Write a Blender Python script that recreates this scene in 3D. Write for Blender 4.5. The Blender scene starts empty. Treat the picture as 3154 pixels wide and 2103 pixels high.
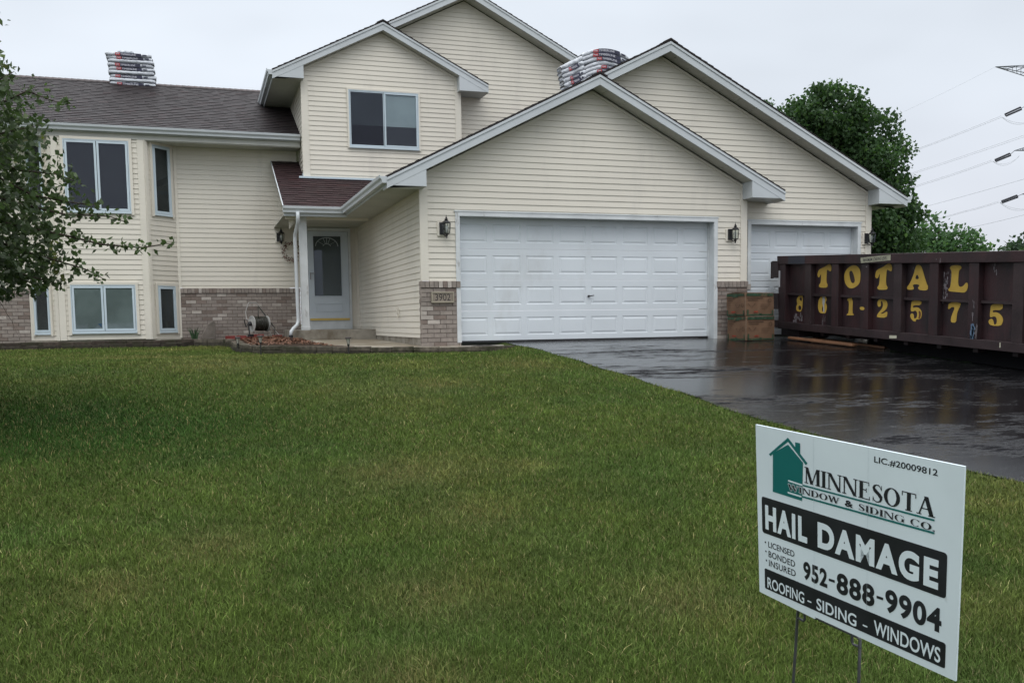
import bpy, math, random
import numpy as np
from mathutils import Vector, Matrix
random.seed(7)
R = math.radians
SC = bpy.context.scene
COL = SC.collection

# ------------------------------------------------------------------ camera
cd = bpy.data.cameras.new("camera"); cam = bpy.data.objects.new("camera", cd); COL.objects.link(cam)
cd.sensor_width = 36.0; cd.lens = 2867.07 / 3154 * 36.0
cd.shift_y = 0.0584; cd.clip_start = 0.05; cd.clip_end = 3000
yaw, pit, rol = R(-18.466), R(-4.949), R(-0.774)
fw = Vector((-math.sin(yaw) * math.cos(pit), math.cos(yaw) * math.cos(pit), math.sin(pit)))
rt = Vector((math.cos(yaw), math.sin(yaw), 0)); up = rt.cross(fw)
r2 = rt * math.cos(rol) + up * math.sin(rol); u2 = -rt * math.sin(rol) + up * math.cos(rol)
M = Matrix((r2, u2, -fw)).transposed().to_4x4(); M.translation = Vector((-3.575, -15.37, 0.362))
cam.matrix_world = M
SC.camera = cam

# ------------------------------------------------------------------ sky, sun, exposure
SUN_EL, SUN_AZ = 58, 200      # overcast: soft light from above, a little in front of the house
w = bpy.data.worlds.new("World"); SC.world = w; w.use_nodes = True
nt = w.node_tree; nt.nodes.clear()
def N(t, **k):
    n = nt.nodes.new(t)
    for a, b in k.items(): setattr(n, a, b)
    return n
out = N('ShaderNodeOutputWorld'); bg = N('ShaderNodeBackground'); sky = N('ShaderNodeTexSky')
sky.sky_type = 'NISHITA'; sky.sun_disc = False; sky.sun_elevation = R(SUN_EL); sky.sun_rotation = R(SUN_AZ)
tc = N('ShaderNodeTexCoord'); sep = N('ShaderNodeSeparateXYZ'); nt.links.new(tc.outputs['Generated'], sep.inputs[0])
ramp = N('ShaderNodeValToRGB'); nt.links.new(sep.outputs['Z'], ramp.inputs[0])
e = ramp.color_ramp.elements
e[0].position = 0.0; e[0].color = (0.72, 0.745, 0.82, 1)
e[1].position = 1.0; e[1].color = (3.0, 3.06, 3.15, 1)
for p, c in ((0.10, (0.76, 0.79, 0.865)), (0.22, (0.81, 0.865, 0.94)), (0.42, (0.84, 0.91, 0.99)), (0.60, (1.95, 2.0, 2.08))):
    k = e.new(p); k.color = (*c, 1)
mp = N('ShaderNodeMapping'); mp.inputs['Scale'].default_value = (2.0, 2.0, 5.0); nt.links.new(tc.outputs['Generated'], mp.inputs[0])
nz = N('ShaderNodeTexNoise'); nz.inputs['Scale'].default_value = 1.3; nz.inputs['Detail'].default_value = 3; nt.links.new(mp.outputs[0], nz.inputs[0])
mr = N('ShaderNodeMapRange'); mr.inputs['From Min'].default_value = 0.3; mr.inputs['From Max'].default_value = 0.7
mr.inputs['To Min'].default_value = 0.89; mr.inputs['To Max'].default_value = 1.09; nt.links.new(nz.outputs[0], mr.inputs[0])
mul = N('ShaderNodeVectorMath', operation='SCALE'); nt.links.new(ramp.outputs[0], mul.inputs[0]); nt.links.new(mr.outputs[0], mul.inputs['Scale'])
sk = N('ShaderNodeVectorMath', operation='SCALE'); sk.inputs['Scale'].default_value = 0.10; nt.links.new(sky.outputs[0], sk.inputs[0])
mx = N('ShaderNodeMix', data_type='RGBA'); mx.inputs[0].default_value = 0.08
nt.links.new(mul.outputs[0], mx.inputs[6]); nt.links.new(sk.outputs[0], mx.inputs[7])
nt.links.new(mx.outputs[2], bg.inputs[0]); bg.inputs[1].default_value = 1.0; nt.links.new(bg.outputs[0], out.inputs[0])
sl = bpy.data.lights.new("sun", 'SUN'); sl.energy = 0.6; sl.angle = R(25); sl.color = (1.0, 0.97, 0.92)
so = bpy.data.objects.new("sun", sl); COL.objects.link(so)
so.rotation_euler = (R(90 - SUN_EL), 0, R(180 - SUN_AZ + 0)); 
d = Vector((math.sin(R(SUN_AZ)) * math.cos(R(SUN_EL)), math.cos(R(SUN_AZ)) * math.cos(R(SUN_EL)), math.sin(R(SUN_EL))))
so.rotation_euler = (-d).to_track_quat('-Z', 'Y').to_euler()
SC.view_settings.view_transform = 'Standard'; SC.view_settings.look = 'None'
SC.view_settings.exposure = 0.07; SC.view_settings.gamma = 1.0

# ------------------------------------------------------------------ materials
def newmat(name):
    m = bpy.data.materials.new(name); m.use_nodes = True
    t = m.node_tree; b = t.nodes['Principled BSDF']; return m, t, b
def setspec(b, v): b.inputs['Specular IOR Level'].default_value = v
def mat(name, col, rough=0.6, spec=0.5, var=0.12, vs=3.0, bump=0.0, bs=40.0, stretch=(1, 1, 1), attr=False, metal=0.0, col2=None, dirt=None):
    """colour with a soft procedural variation; attr multiplies by the mesh's own 'Col'"""
    m, t, b = newmat(name); L = t.links.new
    co = t.nodes.new('ShaderNodeTexCoord'); mp = t.nodes.new('ShaderNodeMapping'); mp.inputs['Scale'].default_value = stretch
    L(co.outputs['Object'], mp.inputs[0])
    n = t.nodes.new('ShaderNodeTexNoise'); n.inputs['Scale'].default_value = vs; n.inputs['Detail'].default_value = 5; L(mp.outputs[0], n.inputs[0])
    r = t.nodes.new('ShaderNodeMapRange'); r.inputs[1].default_value = 0.3; r.inputs[2].default_value = 0.7
    r.inputs[3].default_value = 1 - var; r.inputs[4].default_value = 1 + var; L(n.outputs[0], r.inputs[0])
    s = t.nodes.new('ShaderNodeVectorMath'); s.operation = 'SCALE'; L(r.outputs[0], s.inputs['Scale'])
    if attr:
        a = t.nodes.new('ShaderNodeAttribute'); a.attribute_name = 'Col'
        L(a.outputs['Color'], s.inputs[0])
    else: s.inputs[0].default_value = col[:3]
    src = s.outputs[0]
    if dirt:                      # (colour, scale, threshold low, high, stretch)
        mp2 = t.nodes.new('ShaderNodeMapping'); mp2.inputs['Scale'].default_value = dirt[4]; L(co.outputs['Object'], mp2.inputs[0])
        n2 = t.nodes.new('ShaderNodeTexNoise'); n2.inputs['Scale'].default_value = dirt[1]; n2.inputs['Detail'].default_value = 7; n2.inputs['Roughness'].default_value = 0.65
        L(mp2.outputs[0], n2.inputs[0])
        r2 = t.nodes.new('ShaderNodeMapRange'); r2.inputs[1].default_value = dirt[2]; r2.inputs[2].default_value = dirt[3]; L(n2.outputs[0], r2.inputs[0])
        mx = t.nodes.new('ShaderNodeMix'); mx.data_type = 'RGBA'; L(r2.outputs[0], mx.inputs[0]); L(src, mx.inputs[6]); mx.inputs[7].default_value = (*dirt[0], 1)
        src = mx.outputs[2]
    L(src, b.inputs['Base Color'])
    b.inputs['Roughness'].default_value = rough; b.inputs['Metallic'].default_value = metal; setspec(b, spec)
    if bump:
        n3 = t.nodes.new('ShaderNodeTexNoise'); n3.inputs['Scale'].default_value = bs; n3.inputs['Detail'].default_value = 4; L(mp.outputs[0], n3.inputs[0])
        bp = t.nodes.new('ShaderNodeBump'); bp.inputs['Strength'].default_value = bump; bp.inputs['Distance'].default_value = 0.01
        L(n3.outputs[0], bp.inputs['Height']); L(bp.outputs[0], b.inputs['Normal'])
    return m

MT = {}
MT['siding'] = mat('cream_vinyl', (0.625, 0.588, 0.508), 0.5, 0.35, 0.05, 0.8, dirt=((0.47, 0.445, 0.395), 1.6, 0.55, 0.95, (1, 1, 0.25)))
MT['trim'] = mat('cream_trim', (0.65, 0.612, 0.53), 0.5, 0.35, 0.05, 1.5)
MT['white'] = mat('white_aluminium', (0.47, 0.50, 0.515), 0.45, 0.4, 0.06, 2.0, dirt=((0.36, 0.37, 0.36), 3.0, 0.6, 0.95, (0.4, 0.4, 1)))
MT['soffit'] = mat('soffit_aluminium', (0.46, 0.46, 0.42), 0.55, 0.3, 0.08, 2.0)
MT['gdoor'] = mat('garage_door_steel', (0.60, 0.64, 0.665), 0.5, 0.35, 0.05, 1.2, bump=0.05, bs=60, dirt=((0.45, 0.46, 0.45), 1.1, 0.58, 0.9, (1, 1, .5)))
MT['jamb'] = mat('painted_jamb', (0.56, 0.585, 0.59), 0.55, 0.3, 0.1, 4, dirt=((0.27, 0.26, 0.24), 9, 0.62, 0.75, (1, 1, 0.3)))
MT['sash'] = mat('window_sash', (0.50, 0.585, 0.635), 0.4, 0.4, 0.04, 3)
MT['door'] = mat('storm_door', (0.47, 0.52, 0.56), 0.4, 0.4, 0.05, 2)
MT['concrete'] = mat('concrete', (0.27, 0.25, 0.21), 0.7, 0.3, 0.18, 2.5, bump=0.2, bs=90, dirt=((0.13, 0.11, 0.08), 1.3, 0.45, 0.6, (1, 1, 1)))
MT['walk'] = mat('wet_walk', (0.24, 0.20, 0.145), 0.35, 0.5, 0.2, 1.2, bump=0.1, bs=60, dirt=((0.40, 0.37, 0.31), 0.7, 0.5, 0.58, (1, 1, 1)))
MT['brick'] = mat('brick', (1, 1, 1), 0.8, 0.25, 0.14, 18, bump=0.4, bs=120, attr=True)
MT['mortar'] = mat('mortar', (0.12, 0.098, 0.085), 0.9, 0.2, 0.15, 8)
MT['shingle'] = mat('shingle', (1, 1, 1), 0.6, 0.22, 0.18, 30, bump=0.2, bs=200, attr=True)
MT['roofedge'] = mat('roof_edge', (0.035, 0.03, 0.03), 0.8, 0.3)
MT['black'] = mat('black_metal', (0.018, 0.018, 0.02), 0.35, 0.5, 0.2, 20)
MT['blackplastic'] = mat('black_plastic', (0.02, 0.02, 0.022), 0.5, 0.5)
MT['brass'] = mat('brass', (0.52, 0.38, 0.12), 0.35, 0.5, metal=0.8)
MT['steel'] = mat('galvanised_steel', (0.27, 0.27, 0.28), 0.5, 0.5, metal=0.6)
MT['paintgrey'] = mat('grey_tube', (0.30, 0.29, 0.27), 0.5, 0.4)
MT['dark'] = mat('dark_interior', (0.022, 0.023, 0.026), 0.8, 0.1)
MT['dim'] = mat('dim_backing', (.045, .048, .046), .8, .1, .35, 1.5)  # paler backing added to lift near-black side panes; no curtain there
MT['leaf'] = mat('leaf', (1, 1, 1), 0.6, 0.2, 0.1, 10, attr=True)
def leafmat(name, tr=.35, rough=.6, spec=.18):
    m, t, b = newmat(name); at = t.nodes.new('ShaderNodeAttribute'); at.attribute_name = 'Col'; o = t.nodes['Material Output']
    t.links.new(at.outputs['Color'], b.inputs['Base Color']); b.inputs['Roughness'].default_value = rough; setspec(b, spec)
    tl = t.nodes.new('ShaderNodeBsdfTranslucent'); g = t.nodes.new('ShaderNodeVectorMath'); g.operation = 'MULTIPLY'; g.inputs[1].default_value = (1.25, 1.5, .8)
    t.links.new(at.outputs['Color'], g.inputs[0]); t.links.new(g.outputs[0], tl.inputs[0]); mx = t.nodes.new('ShaderNodeMixShader'); mx.inputs[0].default_value = tr
    t.links.new(b.outputs[0], mx.inputs[1]); t.links.new(tl.outputs[0], mx.inputs[2]); t.links.new(mx.outputs[0], o.inputs[0]); return m
MT['foliage'] = leafmat('foliage')
MT['bark'] = mat('bark', (0.06, 0.048, 0.038), 0.9, 0.2, 0.3, 12, bump=0.6, bs=40)

def glass(name, tint=(0.93, 0.95, 0.95), rough=0.0, gl=0.66):
    m, t, b = newmat(name); t.nodes.remove(b); o = t.nodes['Material Output']
    tr = t.nodes.new('ShaderNodeBsdfTransparent'); tr.inputs[0].default_value = (*tint, 1)
    g = t.nodes.new('ShaderNodeBsdfGlossy'); g.inputs['Roughness'].default_value = rough; g.inputs[0].default_value = (gl * .9, gl * .94, gl * 1.12, 1)
    lw = t.nodes.new('ShaderNodeLayerWeight'); lw.inputs[0].default_value = 0.5; pw = t.nodes.new('ShaderNodeMath'); pw.operation = 'POWER'; pw.inputs[1].default_value = 5
    f = t.nodes.new('ShaderNodeMath'); f.operation = 'MULTIPLY_ADD'; f.inputs[1].default_value = .9; f.inputs[2].default_value = .032
    t.links.new(lw.outputs['Facing'], pw.inputs[0]); t.links.new(pw.outputs[0], f.inputs[0])
    mx = t.nodes.new('ShaderNodeMixShader'); t.links.new(f.outputs[0], mx.inputs[0]); t.links.new(tr.outputs[0], mx.inputs[1]); t.links.new(g.outputs[0], mx.inputs[2])
    t.links.new(mx.outputs[0], o.inputs[0]); return m
MT['glass'] = glass('window_glass'); MT['glass2'] = glass('lantern_glass', (0.85, 0.88, 0.86), 0.15)
MT['screen'] = glass('window_screen', (0.60, 0.60, 0.61), 0.3)

# ------------------------------------------------------------------ mesh helpers
class MB:
    def __init__(s): s.v = []; s.f = []; s.c = []; s.k = []
    def cut(s):
        """what comes next is another part"""
        if s.f and (not s.k or s.k[-1] != (len(s.v), len(s.f))): s.k.append((len(s.v), len(s.f)))
        return s
    def add(s, vs, fs, col=None):
        b = len(s.v); s.v += [tuple(p) for p in vs]; s.f += [tuple(i + b for i in f) for f in fs]
        s.c += [col or (1, 1, 1)] * len(fs); return s
    def box(s, x0, x1, y0, y1, z0, z1, col=None):
        return s.add([(x0, y0, z0), (x1, y0, z0), (x1, y1, z0), (x0, y1, z0), (x0, y0, z1), (x1, y0, z1), (x1, y1, z1), (x0, y1, z1)],
                     [(0, 3, 2, 1), (4, 5, 6, 7), (0, 1, 5, 4), (1, 2, 6, 5), (2, 3, 7, 6), (3, 0, 4, 7)], col)
    def obox(s, O, A, B, Cc, col=None):
        O, A, B, Cc = map(Vector, (O, A, B, Cc))
        if A.cross(B).dot(Cc) < 0: O = O + Cc; Cc = -Cc
        return s.add([O, O + A, O + A + B, O + B, O + Cc, O + A + Cc, O + A + B + Cc, O + B + Cc],
                     [(0, 3, 2, 1), (4, 5, 6, 7), (0, 1, 5, 4), (1, 2, 6, 5), (2, 3, 7, 6), (3, 0, 4, 7)], col)
    def prism(s, poly, D, col=None):
        """planar 3D polygon extruded by vector D"""
        P = [Vector(p) for p in poly]; D = Vector(D); n = len(P)
        nn = sum(((P[i] - P[0]).cross(P[i + 1] - P[0]) for i in range(1, n - 1)), Vector())
        if nn.dot(D) > 0: P = P[::-1]
        return s.add(P + [p + D for p in P], [tuple(range(n)), tuple(range(2 * n - 1, n - 1, -1))] +
                     [((i + 1) % n, i, n + i, n + (i + 1) % n) for i in range(n)], col)
    def tube(s, pts, r, n=8, col=None, cap=True):
        P = [Vector(p) for p in pts]; rr = r if isinstance(r, (list, tuple)) else [r] * len(P)
        t0 = (P[1] - P[0]).normalized(); a = t0.orthogonal().normalized(); vs = []
        for i, p in enumerate(P):
            t = (P[min(i + 1, len(P) - 1)] - P[max(i - 1, 0)]).normalized()
            a = (a - t * a.dot(t)).normalized(); b = t.cross(a)
            vs += [p + (a * math.cos(6.28318 * k / n) + b * math.sin(6.28318 * k / n)) * rr[i] for k in range(n)]
        fs = [(i * n + k, i * n + (k + 1) % n, (i + 1) * n + (k + 1) % n, (i + 1) * n + k) for i in range(len(P) - 1) for k in range(n)]
        if cap: fs += [tuple(range(n - 1, -1, -1)), tuple((len(P) - 1) * n + k for k in range(n))]
        return s.add(vs, fs, col)
    def lathe(s, O, prof, n=16, ax='z', col=None):
        vs = []
        for r, h in prof:
            for k in range(n):
                c, q = math.cos(6.28318 * k / n) * r, math.sin(6.28318 * k / n) * r
                vs.append(Vector(O) + (Vector((c, q, h)) if ax == 'z' else Vector((h, c, q)) if ax == 'x' else Vector((q, h, c))))
        m = len(prof)
        fs = [(i * n + k, i * n + (k + 1) % n, (i + 1) * n + (k + 1) % n, (i + 1) * n + k) for i in range(m - 1) for k in range(n)]
        fs += [tuple(range(n - 1, -1, -1)), tuple((m - 1) * n + k for k in range(n))]
        return s.add(vs, fs, col)
    def build(s, name, m, parent=None, smooth=False, bevel=0.0, tf=None):
        if s.k:
            o = None; v0 = f0 = 0
            for v1, f1 in s.k + [(len(s.v), len(s.f))]:
                if f1 > f0:
                    q = MB(); q.v = s.v[v0:v1]; q.f = [tuple(i - v0 for i in f) for f in s.f[f0:f1]]; q.c = s.c[f0:f1]
                    r = q.build(name, m, parent, smooth, bevel); o = o or r
                v0, f0 = v1, f1
            return o
        me = bpy.data.meshes.new(name); me.from_pydata(s.v, [], s.f); me.validate(); me.update()
        if any(c != (1, 1, 1) for c in s.c) and len(me.polygons) == len(s.c):
            a = me.attributes.new('Col', 'FLOAT_COLOR', 'FACE')
            a.data.foreach_set('color', np.array([(*c, 1) for c in s.c], dtype=np.float32).ravel())
        me.materials.append(MT[m] if isinstance(m, str) else m)
        if smooth: me.polygons.foreach_set('use_smooth', [True] * len(me.polygons))
        o = bpy.data.objects.new(name, me); COL.objects.link(o)
        if parent is not None:
            o.parent = parent
            o.matrix_parent_inverse = parent_world(parent).inverted()
        if bevel:
            bm = o.modifiers.new('bevel', 'BEVEL'); bm.width = bevel; bm.segments = 2; bm.limit_method = 'ANGLE'; bm.angle_limit = R(40)
        return o
def parent_world(p):
    Mx = Matrix.LocRotScale(p.location, p.rotation_euler, p.scale)
    return (parent_world(p.parent) @ p.matrix_parent_inverse @ Mx) if p.parent else Mx
def tag(o, label, cat, group=None, kind=None):
    if label: o['label'] = label
    if cat: o['category'] = cat
    if group: o['group'] = group
    if kind: o['kind'] = kind
    return o
def empty(name, loc, label, cat, group=None, rz=0):
    o = bpy.data.objects.new(name, None); COL.objects.link(o); o.location = loc; o.rotation_euler = (0, 0, rz); o.empty_display_size = 0.2
    return tag(o, label, cat, group)
def amesh(name, V, F, m, cols=None, parent=None, smooth=False):
    """fast mesh from numpy arrays, F is (n,3) or (n,4)"""
    me = bpy.data.meshes.new(name); nf, k = F.shape
    me.vertices.add(len(V)); me.vertices.foreach_set('co', V.astype(np.float32).ravel())
    me.loops.add(nf * k); me.loops.foreach_set('vertex_index', F.astype(np.int32).ravel())
    me.polygons.add(nf); me.polygons.foreach_set('loop_start', np.arange(0, nf * k, k, dtype=np.int32))
    me.polygons.foreach_set('loop_total', np.full(nf, k, dtype=np.int32))
    if smooth: me.polygons.foreach_set('use_smooth', np.ones(nf, dtype=bool))
    me.update(calc_edges=True)
    if cols is not None:
        a = me.attributes.new('Col', 'FLOAT_COLOR', 'FACE'); c = np.ones((nf, 4), dtype=np.float32); c[:, :3] = cols
        a.data.foreach_set('color', c.ravel())
    me.materials.append(MT[m] if isinstance(m, str) else m)
    o = bpy.data.objects.new(name, me); COL.objects.link(o)
    if parent is not None: o.parent = parent; o.matrix_parent_inverse = parent_world(parent).inverted()
    return o
def clip(poly, ax, val, keep_ge):
    o = []
    for i in range(len(poly)):
        a, b = poly[i], poly[(i + 1) % len(poly)]
        da, db = a[ax] - val, b[ax] - val
        if not keep_ge: da, db = -da, -db
        if da >= -1e-9: o.append(a)
        if (da > 1e-9 and db < -1e-9) or (da < -1e-9 and db > 1e-9):
            t = da / (da - db); o.append(tuple(a[j] + t * (b[j] - a[j]) for j in range(2)))
    return o
def clip_poly(sub, con):
    """clip sub by convex polygon con (counter-clockwise)"""
    for i in range(len(con)):
        (x0, y0), (x1, y1) = con[i], con[(i + 1) % len(con)]
        f = lambda p: (x1 - x0) * (p[1] - y0) - (y1 - y0) * (p[0] - x0)
        o = []
        for j in range(len(sub)):
            a, b = sub[j], sub[(j + 1) % len(sub)]; da, db = f(a), f(b)
            if da >= -1e-9: o.append(a)
            if (da > 1e-9 and db < -1e-9) or (da < -1e-9 and db > 1e-9):
                t = da / (da - db); o.append((a[0] + t * (b[0] - a[0]), a[1] + t * (b[1] - a[1])))
        sub = o
        if len(sub) < 3: return []
    return sub
def lap(mb, O, U, Nn, poly, z0, e=0.105, dd=0.012):
    """horizontal lap siding filling a convex polygon given in (s, z)"""
    O, U, Nn = Vector(O), Vector(U), Vector(Nn)
    zs = [p[1] for p in poly]; k0 = math.floor((min(zs) - z0) / e); k1 = math.ceil((max(zs) - z0) / e)
    for k in range(k0, k1):
        a, b = z0 + k * e, z0 + (k + 1) * e
        q = clip(clip(poly, 1, a, True), 1, b, False)
        if len(q) < 3: continue
        P = [O + U * s + Nn * (0.003 + dd * (1 - (z - a) / e)) + Vector((0, 0, z)) for s, z in q]
        lowz = min(z for _, z in q); low = [s for s, z in q if abs(z - lowz) < 1e-6]
        nrm = (P[1] - P[0]).cross(P[2] - P[0]); fwd = nrm.dot(Nn) > 0
        mb.add(P, [tuple(range(len(P))) if fwd else tuple(range(len(P) - 1, -1, -1))])
        if len(low) >= 2:
            s0, s1 = min(low), max(low); of = 0.003 + dd * (1 - (lowz - a) / e)
            mb.add([O + U * s0 + Nn * of + Vector((0, 0, lowz)), O + U * s1 + Nn * of + Vector((0, 0, lowz)),
                    O + U * s1 - Nn * 0.004 + Vector((0, 0, lowz)), O + U * s0 - Nn * 0.004 + Vector((0, 0, lowz))], [(0, 3, 2, 1)])
def shingles(mb, O, U, V, poly, seed, tint=(0.036, 0.026, 0.026)):
    """laminated shingles laid as real stepped tabs over a convex polygon in (u, v); v runs up the slope"""
    rg = random.Random(seed); O, U, V = Vector(O), Vector(U), Vector(V); Nn = U.cross(V)
    if Nn.z < 0: Nn = -Nn
    area = sum(poly[i][0] * poly[(i + 1) % len(poly)][1] - poly[(i + 1) % len(poly)][0] * poly[i][1] for i in range(len(poly)))
    if area < 0: poly = poly[::-1]
    us = [p[0] for p in poly]; vs = [p[1] for p in poly]; E = 0.14
    j = math.floor(min(vs) / E)
    while j * E < max(vs):
        u = min(us) - rg.random() * 0.3; high = rg.random() < 0.5
        while u < max(us):
            wd = rg.uniform(0.10, 0.34); q = clip_poly([(u, j * E), (u + wd, j * E), (u + wd, j * E + E), (u, j * E + E)], poly)
            if len(q) >= 3:
                t = 0.013 if high else 0.008
                P = [O + U * a + V * b + Nn * (0.003 + t * (1 - (b - j * E) / E) ) for a, b in q]
                k = rg.uniform(0.72, 1.02) * (1.04 if high else 0.80); rr = rg.uniform(0.9, 1.25) if rg.random() < 0.3 else 1.0
                c = (tint[0] * k * rr, tint[1] * k, tint[2] * k)
                if (P[1] - P[0]).cross(P[2] - P[0]).dot(Nn) < 0: P = P[::-1]; q = q[::-1]
                mb.add(P, [tuple(range(len(P)))], c)
                low = [a for a, b in q if abs(b - j * E) < 1e-6]
                if len(low) >= 2:
                    a0, a1 = min(low), max(low); hh = 0.003 + t
                    mb.add([O + U * a0 + V * (j * E), O + U * a1 + V * (j * E), O + U * a1 + V * (j * E) + Nn * hh, O + U * a0 + V * (j * E) + Nn * hh],
                           [(0, 1, 2, 3)], (0.010, 0.008, 0.009) if high else (0.025, 0.018, 0.019))
            u += wd; high = not high if rg.random() < 0.85 else high
        j += 1
def brickwall(mb, mm, O, U, Nn, s0, s1, z0, z1, seed, cap=True):
    """running bond veneer of single bricks; cap = a soldier row on top. mm collects the mortar backing"""
    rg = random.Random(seed); O, U, Nn = Vector(O), Vector(U), Vector(Nn); Z = Vector((0, 0, 1))
    def one(a, b, c, dz, pr):
        k = rg.uniform(0.8, 1.2); h = rg.random()
        k = 1 + (k - 1) * .6; col = (0.25 * k, 0.215 * k, 0.188 * k)
        if h < 0.08: col = (0.39 * k, 0.35 * k, 0.31 * k)
        elif h < 0.27: col = (0.195 * k, 0.155 * k, 0.132 * k)
        mb.obox(O + U * a + Z * c, U * (b - a), Nn * (pr + rg.uniform(-0.003, 0.003)), Z * dz, col)
    ct = z1
    if cap:
        ct = z1 - 0.115; n = max(1, round((s1 - s0) / 0.078)); st = (s1 - s0 + 0.01) / n
        for i in range(n): one(s0 - 0.005 + i * st + 0.005, s0 - 0.005 + (i + 1) * st - 0.005, ct + 0.008, 0.105, 0.045)
    rows = max(1, round((ct - z0) / 0.0745)); h = (ct - z0) / rows
    for r in range(rows):
        s = s0 - (0.11 if r % 2 else 0)
        while s < s1:
            a, b = max(s, s0), min(s + 0.21, s1)
            if b - a > 0.02: one(a + 0.0, b, z0 + r * h + 0.005, h - 0.010, 0.022)
            s += 0.22
    mm.obox(O + U * (s0 + 0.003) + Z * z0 - Nn * 0.02, U * (s1 - s0 - 0.006), Nn * 0.034, Z * (z1 - z0 - 0.004))

# ---- lettering
_tc = {}
def text_poly(body, off=0.0, space=1.0):
    key = (body, off, space)
    if key in _tc: return _tc[key]
    cu = bpy.data.curves.new('t', 'FONT'); cu.body = body; cu.offset = off; cu.space_character = space; cu.fill_mode = 'BOTH'; cu.resolution_u = 6
    ob = bpy.data.objects.new('t', cu); me = ob.to_mesh()
    V = [tuple(v.co) for v in me.vertices]; F = [tuple(p.vertices) for p in me.polygons]
    ob.to_mesh_clear(); bpy.data.objects.remove(ob); bpy.data.curves.remove(cu)
    x0, x1 = min(v[0] for v in V), max(v[0] for v in V); y0, y1 = min(v[1] for v in V), max(v[1] for v in V)
    V = [((v[0] - x0) / (x1 - x0), (v[1] - y0) / (y1 - y0)) for v in V]
    _tc[key] = (V, F); return _tc[key]
def put_text(mb, body, place, a0, a1, b0, b1, off=0.0, space=1.0, h=0.0006, shear=0.0):
    """fits the words into the box a0..a1 (left-right) and b0 (bottom)..b1 (top) of the surface given by place(a, b, h)"""
    V, F = text_poly(body, off, space)
    P = [place(a0 + (a1 - a0) * x, b0 + (b1 - b0) * y + shear * x, h) for x, y in V]
    mb.add(P, F)
def outline(mb, loops, place, h=0.002, smooth=2):
    """filled shape with holes from outlines, corners softened"""
    cu = bpy.data.curves.new('o', 'CURVE'); cu.dimensions = '2D'; cu.fill_mode = 'BOTH'
    for lp in loops:
        p = lp
        for _ in range(smooth):
            q = []
            for i in range(len(p)):
                a, b = p[i], p[(i + 1) % len(p)]
                q += [(a[0] * .75 + b[0] * .25, a[1] * .75 + b[1] * .25), (a[0] * .25 + b[0] * .75, a[1] * .25 + b[1] * .75)]
            p = q
        sp = cu.splines.new('POLY'); sp.points.add(len(p) - 1)
        for i, a in enumerate(p): sp.points[i].co = (a[0], a[1], 0, 1)
        sp.use_cyclic_u = True
    ob = bpy.data.objects.new('o', cu); me = ob.to_mesh()
    V = [place(v.co[0], v.co[1], h) for v in me.vertices]; F = [tuple(p.vertices) for p in me.polygons]
    ob.to_mesh_clear(); bpy.data.objects.remove(ob); bpy.data.curves.remove(cu)
    mb.add(V, F)
def bar(x0, y0, x1, y1, wd): return [(x0 - wd / 2, y0), (x0 + wd / 2, y0), (x1 + wd / 2, y1), (x1 - wd / 2, y1)]
def hb(x0, x1, y0, y1): return [(x0, y0), (x1, y0), (x1, y1), (x0, y1)]
def arc(cx, cy, rxo, ryo, rxi, ryi, a0=0, a1=360, n=28):
    q = []
    for i in range(n):
        t0, t1 = R(a0 + (a1 - a0) * i / n), R(a0 + (a1 - a0) * (i + 1) / n)
        q.append([(cx + rxo * math.cos(t0), cy + ryo * math.sin(t0)), (cx + rxo * math.cos(t1), cy + ryo * math.sin(t1)),
                  (cx + rxi * math.cos(t1), cy + ryi * math.sin(t1)), (cx + rxi * math.cos(t0), cy + ryi * math.sin(t0))])
    return q
T_ = 0.055
def sf(x, y, wd=0.26): return hb(x - wd / 2, x + wd / 2, y - (0 if y < .5 else T_), y + (T_ if y < .5 else 0))
def ribbon(pts):
    """stroke with its own width at every point"""
    q = []; n = len(pts)
    for i in range(n - 1):
        (x0, y0, w0), (x1, y1, w1) = pts[i], pts[i + 1]
        def nm(i):
            a, b = pts[max(i - 1, 0)], pts[min(i + 1, n - 1)]; dx, dy = b[0] - a[0], b[1] - a[1]; l = math.hypot(dx, dy) or 1
            return -dy / l, dx / l
        n0, n1 = nm(i), nm(i + 1)
        q.append([(x0 - n0[0] * w0 / 2, y0 - n0[1] * w0 / 2), (x1 - n1[0] * w1 / 2, y1 - n1[1] * w1 / 2), (x1 + n1[0] * w1 / 2, y1 + n1[1] * w1 / 2), (x0 + n0[0] * w0 / 2, y0 + n0[1] * w0 / 2)])
    return q
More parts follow.
